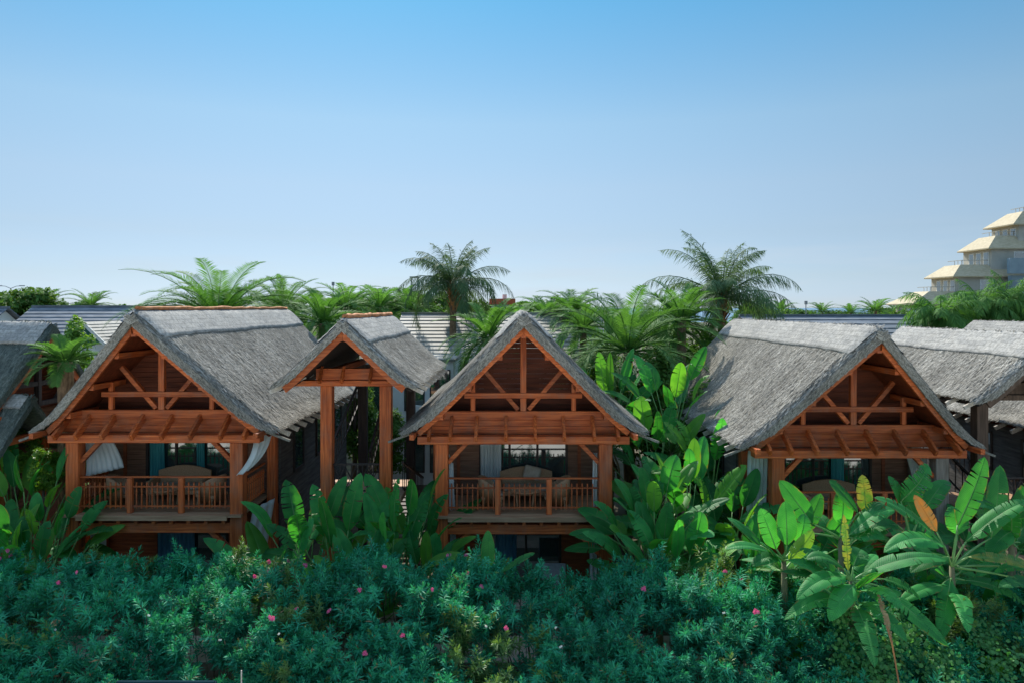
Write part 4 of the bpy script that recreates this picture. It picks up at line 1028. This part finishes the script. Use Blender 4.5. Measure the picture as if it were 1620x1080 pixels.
def hedge():
    r = empty('oleander_hedge', (0,14.8,0), 'long grey green oleander hedge with pink flowers across the foreground', 'hedge')
    rng = np.random.default_rng(5); nc, per_c = 1900, 9; n = nc*per_c
    cx = rng.uniform(-15.5,15.5,nc); cy = 12.35+(17.2-12.35)*rng.uniform(0,1,nc)**1.1; cy[:480] = rng.uniform(12.35,13.9,480); ch = rng.normal(-.05,.16,nc); ch[:160] -= rng.uniform(.2,.9,160)
    k = np.repeat(np.arange(nc),per_c); ra = rng.uniform(0,1,n)**.6*.27; an = rng.uniform(0,2*np.pi,n)
    x = cx[k]+ra*np.cos(an); y = np.clip(cy[k]+ra*np.sin(an),12.3,17.4)
    def nrm(x,y):
        e = .2; gx = (hedge_top(x+e,y)-hedge_top(x-e,y))/(2*e); gy = (hedge_top(x,y+e)-hedge_top(x,y-e))/(2*e)
        N = np.stack([-gx*.5,-gy*.7,np.ones(len(x))],1); return N/np.linalg.norm(N,axis=1)[:,None]
    Nc = nrm(cx,cy)[k]
    base = np.stack([cx[k], cy[k], hedge_top(cx,cy)[k]+ch[k]],1)
    off = np.stack([ra*np.cos(an), ra*np.sin(an), 0*ra],1); off -= Nc*(off*Nc).sum(1)[:,None]
    tip = base + off + Nc*(-(ra/.27)**2*.24+rng.normal(0,.07,n))[:,None]
    N = Nc*.9 + off*2.6 + rng.normal(0,.20,(n,3)); N /= np.linalg.norm(N,axis=1)[:,None]
    tip[:,1] -= 14.8
    tall = rng.random(n) < .10; tip[tall] += N[tall]*rng.uniform(.1,.38,tall.sum())[:,None]
    nw, per = 7, 4; V = []; 
    sl = rng.uniform(.22,.46,n)
    A = np.cross(N, rng.normal(size=(n,3))); A /= np.linalg.norm(A,axis=1)[:,None]; B = np.cross(N,A)
    for w in range(nw):
        u = w/(nw-1); c = tip-N*(sl*u)[:,None]
        for q in range(per):
            aq = 2*np.pi*q/per+w*1.1+rng.normal(0,.25,n)
            out = A*np.cos(aq)[:,None]+B*np.sin(aq)[:,None]
            tilt = (1.15-1.0*u)+rng.normal(0,.18,n)
            D = out*np.cos(tilt)[:,None]+N*np.sin(tilt)[:,None]
            ll = ((.085+.10*np.sqrt(u))*rng.uniform(.8,1.3,n))[:,None]
            Sd = np.cross(D,N); Sd /= (np.linalg.norm(Sd,axis=1)[:,None]+1e-9)
            wd = (.014*rng.uniform(.8,1.3,n))[:,None]
            droop = np.array([0,0,-1.0])*ll*.12
            V.append(np.stack([c, c+D*ll*.45+Sd*wd, c+D*ll+droop, c+D*ll*.45-Sd*wd],1))
    V = np.stack(V,1)   # n, nw*per, 4, 3
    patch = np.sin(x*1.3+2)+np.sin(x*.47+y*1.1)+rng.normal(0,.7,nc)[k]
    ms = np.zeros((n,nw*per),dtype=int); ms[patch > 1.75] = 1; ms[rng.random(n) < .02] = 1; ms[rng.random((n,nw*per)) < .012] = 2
    Vf = V.reshape(-1,3); build_np('foliage', Vf, np.arange(len(Vf)).reshape(-1,4), [oleander, oleander_y, ban_d], r, mi=ms.ravel())
    st = MB(); 
    for i in range(0,n,9):
        a = tip[i]; b = tip[i]-N[i]*sl[i]*1.6; st.tube([tuple(b - np.array([0,0,.25])), tuple(b), tuple(a)], [.009,.007,.003], 4, cap=False)
    for i in range(260):
        xx = rng.uniform(-15,15); yy = rng.uniform(13.2,16.6); h_ = float(hedge_top(np.array(xx),np.array(yy)))*.85
        st.tube([(xx,yy-14.8,0),(xx+rng.normal()*.1,yy-14.8+rng.normal()*.1,h_*.5),(xx+rng.normal()*.25,yy-14.8+rng.normal()*.25,h_)],[.022,.016,.008],5,cap=False)
    st.build('stems', twig, r)
    # flowers: clusters of five petalled blossoms
    def blossom(c, s, seed, m, name):
        rg = random.Random(seed); f = MB()
        for k in range(rg.choice([3,4,5]) if s > .03 else 2):
            o = Vector(c)+Vector((rg.uniform(-1,1),rg.uniform(-1,.2),rg.uniform(-.8,.8)))*s*.9
            ax = Vector((rg.uniform(-.5,.5),-1,rg.uniform(.0,1.0))).normalized(); a = ax.cross(Vector((.2,.1,1))).normalized(); b = ax.cross(a)
            for q in range(5):
                an = q*2*math.pi/5+rg.random()*.3; d = a*math.cos(an)+b*math.sin(an); sd = a*-math.sin(an)+b*math.cos(an)
                f.add([o, o+d*s*.55+sd*s*.36+ax*s*.2, o+d*s*1.0+ax*s*.32, o+d*s*.55-sd*s*.36+ax*s*.2], [(0,1,2,3)])
        f.build(name, m, r)
    fl = [(18,870),(7,882),(23,878),(99,921),(128,905),(408,910),(428,888),(430,902),(459,886),(486,893),(472,961),(523,964),(434,976),(570,932),(685,930),(640,1001),(741,905),(762,926),(711,878),(738,876),(800,991),(1018,930),(1169,915),(1144,903),(1192,965),(580,1030),(610,895)]
    for i,(px,py) in enumerate(fl):
        # find the hedge surface along the sight line, from the camera outward
        for Y in np.linspace(12.0,17.0,260):
            p = at(px,py,Y)
            if hedge_top(np.array(p.x),np.array(Y))+.10 > p.z: break
        blossom((p.x,p.y-.12-14.8,p.z+.04), .034 if i%3 else .044, i, pink, 'flower')
    for i,(px,py) in enumerate(((770,989),(879,990),(352,1010),(240,972),(92,993),(1143,967),(443,1000),(887,1020))):
        for Y in np.linspace(12.0,17.0,260):
            p = at(px,py,Y)
            if hedge_top(np.array(p.x),np.array(Y))+.10 > p.z: break
        blossom((p.x,p.y-.1-14.8,p.z+.03), .024, 50+i, whitep, 'flower')
hedge()

# vine over the hedge at the lower right
def vine():
    r = empty('climbing_vine', (atx(1450,13.2), 13.2, 0), 'round leaved climbing vine over the lower right of the hedge', 'vine')
    o = np.array(r.location); rng = np.random.default_rng(77); n = 2300
    cen = [(1345,1000,40),(1340,1040,30),(1420,960,30),(1400,1030,45),(1480,1040,45),(1500,1075,50),(1390,1070,50),(1560,1010,35),(1590,1050,40),(1440,1000,30),(1330,970,18),(1360,1075,40)]
    P = []
    for i in range(n):
        px, py, s = cen[rng.integers(len(cen))]; px += rng.normal()*s*.42; py += rng.normal()*s*.42
        for Y in np.linspace(11.8,15.5,75):
            p = at(px,py,Y)
            if hedge_top(np.array(p.x),np.array(Y))+.16 > p.z: break
        P.append((p.x,p.y+rng.uniform(-.12,.12),p.z+rng.uniform(-.06,.08)))
    P = np.array(P)-o
    N = rng.normal(0,.45,(n,3))+np.array([0,-.6,.8]); N /= np.linalg.norm(N,axis=1)[:,None]
    A = np.cross(N, rng.normal(size=(n,3))); A /= np.linalg.norm(A,axis=1)[:,None]; B = np.cross(N,A)
    s = rng.uniform(.022,.046,n)[:,None]; ring = []
    for k in range(6):
        a = k*np.pi/3; ring.append(P+(A*np.cos(a)*(1.15 if k==0 else 1)+B*np.sin(a))*s + N*s*.15*(k%2))
    V = np.stack(ring,1).reshape(-1,3); build_np('leaves', V, np.arange(n*6).reshape(-1,6), vine_l, r)
    st = MB(); 
    pts = [at(1388,930,13.6),at(1402,985,13.1),at(1412,1020,12.8),at(1422,1080,12.6),at(1424,1180,12.5)]
    st.tube([p-Vector(o) for p in pts], [.010,.012,.014,.015,.015], 7)
    st.build('stem', boot_m, r, smooth=True)
vine()
# dead hanging banana leaf in the vine
dl = leaf_mesh(at(1388,935,13.4), at(1412,1020,12.9), .15, (0,-1,.1), arch=.03, tears=.6, ragged=.5, seed=4, fold=.6).build('dead_leaf', [ban_d, ban_d], None, smooth=True)
tag(dl, 'brown dead leaf hanging in the vine below the foremost banana plant', 'leaf')

# ------------------------------------------------------------------ furniture on the verandas
def make_chair():
    r = empty('rattan_armchair', (0,0,0), 'x', 'armchair', 'rattan armchairs on the verandas')
    sh = MB(); n = 14; V = []
    for k in range(n+1):
        a = math.pi*(-.12+1.24*k/n); zt = .62+.28*math.sin(max(0,min(1,k/n))*math.pi)**.8
        for rr, z in ((.36,.12),(.40,zt),(.355,zt+.02),(.315,.3)): V.append((rr*math.cos(a), rr*math.sin(a)*.95, z))
    sh.add(V, [(k*4+q,k*4+(q+1)%4,k*4+4+(q+1)%4,k*4+4+q) for k in range(n) for q in range(4)] + [(0,3,2,1),tuple(4*n+q for q in range(4))])
    sh.build('backrest', rattan, r, smooth=True)
    MB().box(-.31,.31,-.36,.30,.26,.36).build('seat', rattan, r, bevel=.03)
    MB().box(-.28,.28,-.33,.22,.363,.45).build('cushion', cushion, r, bevel=.03)
    for sx in (-1,1):
        for sy in (-1,1): MB().tube([(sx*.27,sy*.25-.03,.27),(sx*.29,sy*.27-.03,0)], [.025,.018], 6).build('leg', rattan, r)
    return r
def make_sofa():
    r = empty('rattan_sofa', (0,0,0), 'x', 'sofa', 'rattan sofas on the verandas')
    MB().box(-.75,.75,-.36,.34,.2,.34).build('seat', rattan, r, bevel=.03)
    b = MB(); n = 16; V = []
    for k in range(n+1):
        u = k/n; x = -.8+1.6*u; z = .78+.16*math.sin(u*math.pi)
        for yy, zz in ((.30,.2),(.33,z),(.40,z),(.40,.2)): V.append((x,yy,zz))
    b.add(V, [(k*4+q,k*4+4+q,k*4+4+(q+1)%4,k*4+(q+1)%4) for k in range(n) for q in range(4)]+[(0,1,2,3),tuple(4*n+q for q in (3,2,1,0))]); b.build('backrest', rattan, r)
    for sx in (-1,1):
        MB().box(sx*.8-.05,sx*.8+.05,-.36,.29,.2,.6).build('armrest', rattan, r, bevel=.02)
        MB().box(sx*.36-.34,sx*.36+.34,-.34,.27,.342,.44).build('cushion', cushion, r, bevel=.035)
        for sy in (-.32,.36): MB().tube([(sx*.74,sy,.2),(sx*.74,sy,0)],[.025,.02],6).build('leg', rattan, r)
    return r
def make_table():
    r = empty('coffee_table', (0,0,0), 'x', 'table', 'rattan tables on the verandas')
    MB().tube([(0,0,.50),(0,0,.54)], [.44,.44], 24).build('table_top', rattan, r)
    for k in range(4):
        a = k*math.pi/2+.78; MB().tube([(.36*math.cos(a),.36*math.sin(a),.5),(.3*math.cos(a),.3*math.sin(a),0)],[.03,.022],6).build('leg', rattan, r)
    return r
ch, so, ta = make_chair(), make_sofa(), make_table()
used = set()
def furn(p, x, y, z, rz, label):
    if p.name in used: c = copy_tree(p)
    else: c = p; used.add(p.name)
    c.location = (x,y,z); c.rotation_euler = (0,0,rz); c['label'] = label; return c
dz1, dz2, dz3 = 2.842, 2.802, 2.412
furn(ch, hx1-1.45, 20.75, dz1, 1.9, 'armchair at the left end of the left lodge veranda')
furn(ch, hx1+1.25, 20.75, dz1, -1.9, 'armchair turned left at the right end of the left lodge veranda')
furn(so, hx1-.05, 21.45, dz1, 0, 'sofa against the doors on the left lodge veranda')
furn(ta, hx1-.05, 20.62, dz1, 0, 'low round table in the middle of the left lodge veranda')
furn(ch, hx2-.95, 20.7, dz2, 1.7, 'armchair left of the table on the central veranda')
furn(ch, hx2+1.0, 20.7, dz2, -1.7, 'armchair right of the table on the central veranda')
furn(so, hx2+.1, 21.45, dz2, 0, 'sofa against the doors on the central veranda')
furn(ta, hx2+.05, 20.62, dz2, 0, 'low round table in the middle of the central veranda')
furn(so, hx3-.05, 21.4, dz3, 0, 'sofa at the back of the right lodge veranda behind the leaves')
furn(ch, hx3-1.2, 20.8, dz3, 1.8, 'armchair on the right lodge veranda behind the leaves')
wc = M('white_cushion', (.55,.55,.52), (.66,.66,.62), (8,8,8), .9, .1)
pl = MB().box(-.26,.26,-.07,.07,-.2,.2).build('cushion', cushion, None, bevel=.06); pl.location = (hx2+.28, 21.62, dz2+.78); pl.rotation_euler = (-.25,.25,0)
tag(pl, 'beige scatter cushion leaning on the central veranda sofa', 'cushion')
# lower patio chair, pale
lc = empty('patio_chair', (hx2+.9, 20.5, .1), 'pale patio chair in the dark under the central veranda', 'chair')
MB().box(-.35,.35,-.3,.3,.36,.44).build('seat', grey_metal, lc, bevel=.02); MB().box(-.35,.35,.3,.36,.4,1.0).build('backrest', grey_metal, lc, bevel=.02)
for sx in (-.32,.32):
    for sy in (-.27,.27): MB().box(sx-.02,sx+.02,sy-.02,sy+.02,0,.36).build('leg', grey_metal, lc)
    MB().box(sx-.03,sx+.03,-.3,.298,.6,.65).build('armrest', grey_metal, lc)

# curtains
def P1(x,y,z): return (hx1+x, 20+y, z)
def P2(x,y,z): return (hx2+x, 20+y, z-.04)
def P3(x,y,z): return (hx3+x, 20+y, z-.43)
curtain('white curtain blown into the left veranda beside its left post', P1(-2.28,.3,4.82), P1(-1.70,.7,4.82), P1(-2.26,.3,3.80), P1(-1.38,.7,3.98), folds=7, amp=.024, bulge=(.14,-.08,-.04))
curtain('narrow white curtain flying out at the right side of the left lodge', P1(2.72,.1,5.0), P1(2.95,.9,4.98), P1(2.28,-.35,3.95), P1(2.52,.1,4.12), folds=3, amp=.05, bulge=(.22,.0,0))
curtain('pale curtain hanging low at the left foot of the left lodge', P1(-2.1,.35,2.3), P1(-1.72,.5,2.25), P1(-2.1,.35,.3), P1(-1.75,.5,.3), folds=3, amp=.03)
curtain('bluish white curtain at the right foot of the left lodge', P1(2.6,.3,2.85), P1(2.95,1.1,2.95), P1(2.3,.2,.9), P1(2.7,.9,.9), folds=3, amp=.04)
curtain('white curtain gathered behind the left post of the central lodge', P2(-2.62,.4,4.9), P2(-2.3,.4,4.9), P2(-2.12,.35,4.2), P2(-2.05,.35,4.2), folds=2, amp=.03)
curtain('long white curtain tied to the left post of the central lodge', P2(-2.12,.25,4.2), P2(-2.02,.35,4.2), P2(-2.1,.25,2.86), P2(-1.98,.4,2.86), folds=2, amp=.025)
curtain('long white curtain tied to the right post of the central lodge', P2(2.0,.3,4.5), P2(2.12,.3,4.5), P2(1.96,.25,2.86), P2(2.12,.35,2.86), folds=2, amp=.025)
curtain('pale curtain at the left foot of the central lodge', P2(-2.1,.3,2.3), P2(-1.95,.4,2.3), P2(-2.1,.3,.3), P2(-1.93,.4,.3), folds=2, amp=.02)
curtain('pale blue curtain at the right foot of the central lodge', P2(1.9,.3,2.3), P2(2.12,.4,2.3), P2(1.92,.3,.3), P2(2.12,.4,.3), folds=2, amp=.02)
curtain('wide white curtain outside the left post of the right lodge', P3(-3.0,.3,4.95), P3(-2.42,.3,4.95), P3(-3.05,.3,2.6), P3(-2.5,.3,2.6), folds=5, amp=.05)
curtain('white curtain beside the right post of the right lodge', P3(1.62,.5,4.85), P3(2.15,.35,4.85), P3(1.95,.4,3.6), P3(2.2,.35,3.3), folds=4, amp=.04)
curtain('white striped curtain at the left of the central veranda doors', P2(-1.32,1.9,4.68), P2(-.66,1.9,4.68), P2(-1.30,1.9,2.95), P2(-.68,1.9,2.95), folds=7, amp=.035)
curtain('teal curtain beside the left veranda doors', P1(-1.2,1.9,4.68), P1(-.75,1.9,4.68), P1(-1.2,1.9,2.95), P1(-.72,1.9,2.95), m=cloth_t, folds=5, amp=.03)
curtain('teal curtain in the middle of the left veranda doors', P1(.25,1.9,4.68), P1(.5,1.9,4.68), P1(.25,1.9,2.95), P1(.5,1.9,2.95), m=cloth_t, folds=4, amp=.03)
curtain('blue curtain in the lower doors of the left lodge', P1(-.95,1.9,2.28), P1(.2,1.9,2.28), P1(-.95,1.9,.1), P1(.2,1.9,.1), m=cloth_b, folds=9, amp=.035)
curtain('blue curtain in the lower doors of the central lodge', P2(-.85,1.9,2.28), P2(-.2,1.9,2.28), P2(-.85,1.9,.1), P2(-.2,1.9,.1), m=cloth_b, folds=6, amp=.035)
curtain('teal curtain in the right lodge veranda doors', P3(.1,1.9,4.68), P3(.5,1.9,4.68), P3(.1,1.9,2.95), P3(.5,1.9,2.95), m=cloth_t, folds=4, amp=.03)

# ------------------------------------------------------------------ small things
fp = empty('slatted_fence', (atx(262,12.45), 12.45, 0), 'dark blue slatted fence panel at the bottom edge before the hedge', 'fence')
for z in (1.96,1.84,1.72,1.60,1.48): MB().box(-.86,.86,-.02,.02,z,z+.09).build('slat', navy, fp)
for x in (-.84,.84): MB().box(x-.03,x+.03,.022,.08,0,2.01).build('post', navy, fp)
ps = MB().tube([(0,0,0),(0,0,2.26)],[.014,.012],7).build('garden_stake', pale_wood, None); ps.location = (atx(382,12.4),12.4,0)
tag(ps, 'thin pale stake standing at the bottom edge before the hedge', 'stake')
bn = empty('timber_bench', (atx(592,17.9), 17.9, 0), 'pale sunlit timber bench slats seen through the hedge left of centre', 'bench')
for z in (.45,.62,.78): MB().box(-.5,.5,-.03,.03,z,z+.11).build('slat', pale_wood, bn)
for x in (-.45,.45): MB().box(x-.04,x+.04,.032,.1,0,.92).build('leg', pale_wood, bn)
# street lamp, left skyline
sl = empty('street_lamp', (atx(17,75), 75, 0), 'double armed street lamp on the left skyline', 'street lamp')
zt = atz(456,75); MB().tube([(0,0,0),(0,0,zt)],[.09,.05],7).build('pole', grey_metal, sl)
for sd in (-1,1):
    MB().tube([(0,0,zt-.05),(sd*.6,0,zt+.2),(sd*1.0,0,zt+.22)],[.035,.03,.03],6).build('arm', grey_metal, sl)
    MB().box(min(sd*.95,sd*1.45),max(sd*.95,sd*1.45),-.1,.1,zt+.19,zt+.28).build('lamp_head', grey_metal, sl)
for px, py, lab in ((527,452,'thin grey pole with a floodlight head over the canopy'),(1275,482,'thin distant mast above the right skyline')):
    pm = empty('light_pole', (atx(px,60), 60, 0), lab, 'pole', 'distant poles')
    z = atz(py,60); MB().tube([(0,0,0),(0,0,z)],[.07,.04],6).build('pole', grey_metal, pm); MB().box(-.1,.1,-.1,.1,z,z+.3).build('lamp_head', grey_metal, pm)
# lattice tower
lt = empty('lattice_tower', (atx(656,80), 80, 0), 'small lattice tower on the skyline left of the tall feathery palm', 'tower')
z1 = atz(440,80); t = MB()
for sx in (-.35,.35):
    for sy in (-.35,.35): t.box(sx-.04,sx+.04,sy-.04,sy+.04,0,z1)
zz = 0
while zz < z1-.8:
    t.beam((-.35,-.35,zz),(.35,-.35,zz+.8),.05,.05); t.beam((-.35,-.35,zz+.8),(.35,-.35,zz+.8),.05,.05); t.beam((-.35,.35,zz),(-.35,-.35,zz+.8),.05,.05); zz += .8
t.build('frame', grey_metal, lt); MB().box(-.5,.5,-.5,.5,z1,z1+.15).build('platform', grey_metal, lt)
# straw sunshade and red structure
ss = empty('straw_sunshade', (atx(690,72), 72, 0), 'straw sunshade roof peeping over trees beside the tall feathery palm', 'sunshade')
MB().tube([(0,0,0),(0,0,atz(452,72))],[.1,.1],8).build('pole', bark, ss); MB().tube([(0,0,atz(458,72)),(0,0,atz(449,72))],[1.3,.05],14).build('canopy', cap_m, ss)
red = M('red_paint', (.50,.09,.04), (.60,.13,.06), (2,2,2), .6)
rs = empty('red_structure', (atx(795,66), 66, 0), 'red roofed kiosk with a white tank on the skyline right of the tall feathery palm', 'kiosk')
MB().box(-1.0,1.0,-.8,.8,0,atz(482,66)).build('wall', white_wall, rs); MB().box(-1.2,1.2,-1,1,atz(482,66),atz(473,66)).build('roof', red, rs); MB().tube([(.2,0,atz(473,66)),(.2,0,atz(466,66))],[.2,.2],10).build('tank', white_wall, rs)

# ------------------------------------------------------------------ light, camera
EL, AZ = math.radians(40), math.radians(14)
sdir = Vector((-math.sin(AZ)*math.cos(EL), math.cos(AZ)*math.cos(EL), math.sin(EL)))
W = bpy.data.worlds.new('World'); S.world = W; W.use_nodes = True
nt = W.node_tree; sky = nt.nodes.new('ShaderNodeTexSky'); sky.sky_type = 'NISHITA'; sky.sun_disc = False
sky.sun_elevation = EL; sky.sun_rotation = -AZ; sky.air_density = 1.0; sky.dust_density = .1; sky.ozone_density = 2.0; sky.altitude = 10
bg = nt.nodes['Background']; bg.inputs['Strength'].default_value = .15
# sky graded by elevation: dimmed low, kept brighter and warmer overhead for fill
tc = nt.nodes.new('ShaderNodeTexCoord'); sp = nt.nodes.new('ShaderNodeSeparateXYZ'); cr = nt.nodes.new('ShaderNodeValToRGB')
nt.links.new(tc.outputs['Generated'], sp.inputs[0]); nt.links.new(sp.outputs['Z'], cr.inputs[0])
els = cr.color_ramp.elements
stops = [(0, (0.1142, 0.1528, 0.2521)), (0.015, (0.1167, 0.1511, 0.248)), (0.042, (0.1293, 0.1485, 0.2047)), (0.1, (0.16, 0.163, 0.1817)), (0.165, (0.2001, 0.1969, 0.1932)), (0.25, (0.2151, 0.2343, 0.2169)), (0.4, (0.1251, 0.2462, 0.2554)), (0.55, (0.64, 0.72, 0.64)), (0.75, (1.2, 1.05, 0.85))]
els[0].position, els[0].color = stops[0][0], (*stops[0][1],1); els[1].position, els[1].color = stops[-1][0], (*stops[-1][1],1)
for q, c in stops[1:-1]: e = els.new(q); e.color = (*c,1)
mx = nt.nodes.new('ShaderNodeMix'); mx.data_type = 'RGBA'; mx.blend_type = 'MULTIPLY'; mx.inputs[0].default_value = 1
nt.links.new(sky.outputs[0], mx.inputs[6]); nt.links.new(cr.outputs[0], mx.inputs[7]); 
# faint cloud streaks low over the sea
cm = nt.nodes.new('ShaderNodeMapping'); cm.inputs['Scale'].default_value = (3,3,26); nt.links.new(tc.outputs['Generated'], cm.inputs['Vector'])
cn = nt.nodes.new('ShaderNodeTexNoise'); cn.inputs['Scale'].default_value = 1.6; cn.inputs['Detail'].default_value = 7; nt.links.new(cm.outputs[0], cn.inputs['Vector'])
c1 = nt.nodes.new('ShaderNodeMapRange'); c1.inputs['From Min'].default_value = .46; c1.inputs['From Max'].default_value = .72; c1.inputs['To Max'].default_value = .55; nt.links.new(cn.outputs['Fac'], c1.inputs['Value'])
c2 = nt.nodes.new('ShaderNodeMapRange'); c2.inputs['From Min'].default_value = .02; c2.inputs['From Max'].default_value = .12; c2.inputs['To Min'].default_value = 1; c2.inputs['To Max'].default_value = 0; nt.links.new(sp.outputs['Z'], c2.inputs['Value'])
c3 = nt.nodes.new('ShaderNodeMath'); c3.operation = 'MULTIPLY'; nt.links.new(c1.outputs[0], c3.inputs[0]); nt.links.new(c2.outputs[0], c3.inputs[1])
cx = nt.nodes.new('ShaderNodeMix'); cx.data_type = 'RGBA'; cx.inputs[7].default_value = (1.30,1.46,1.63,1)
nt.links.new(c3.outputs[0], cx.inputs[0]); nt.links.new(mx.outputs[2], cx.inputs[6]); nt.links.new(cx.outputs[2], bg.inputs['Color'])
sd = bpy.data.lights.new('sun', 'SUN'); sd.energy = 2.1; sd.angle = math.radians(.5); sd.color = (1,.94,.84)
so_ = bpy.data.objects.new('sun', sd); COL.objects.link(so_); so_.rotation_euler = sdir.to_track_quat('Z','Y').to_euler(); so_.location = (0,0,50)
cd = bpy.data.cameras.new('camera'); cam = bpy.data.objects.new('camera', cd); COL.objects.link(cam)
cam.location = (0,0,H); cam.rotation_euler = (math.pi/2,0,0)
cd.sensor_width = 36; cd.lens = 36*F/1620; cd.shift_x = -(VX-810)/1620; cd.shift_y = -(540-VY)/1620
cd.clip_start = .1; cd.clip_end = 20000
S.camera = cam
S.view_settings.view_transform = 'Standard'; S.view_settings.look = 'None'; S.view_settings.exposure = 1.7; S.view_settings.gamma = 1
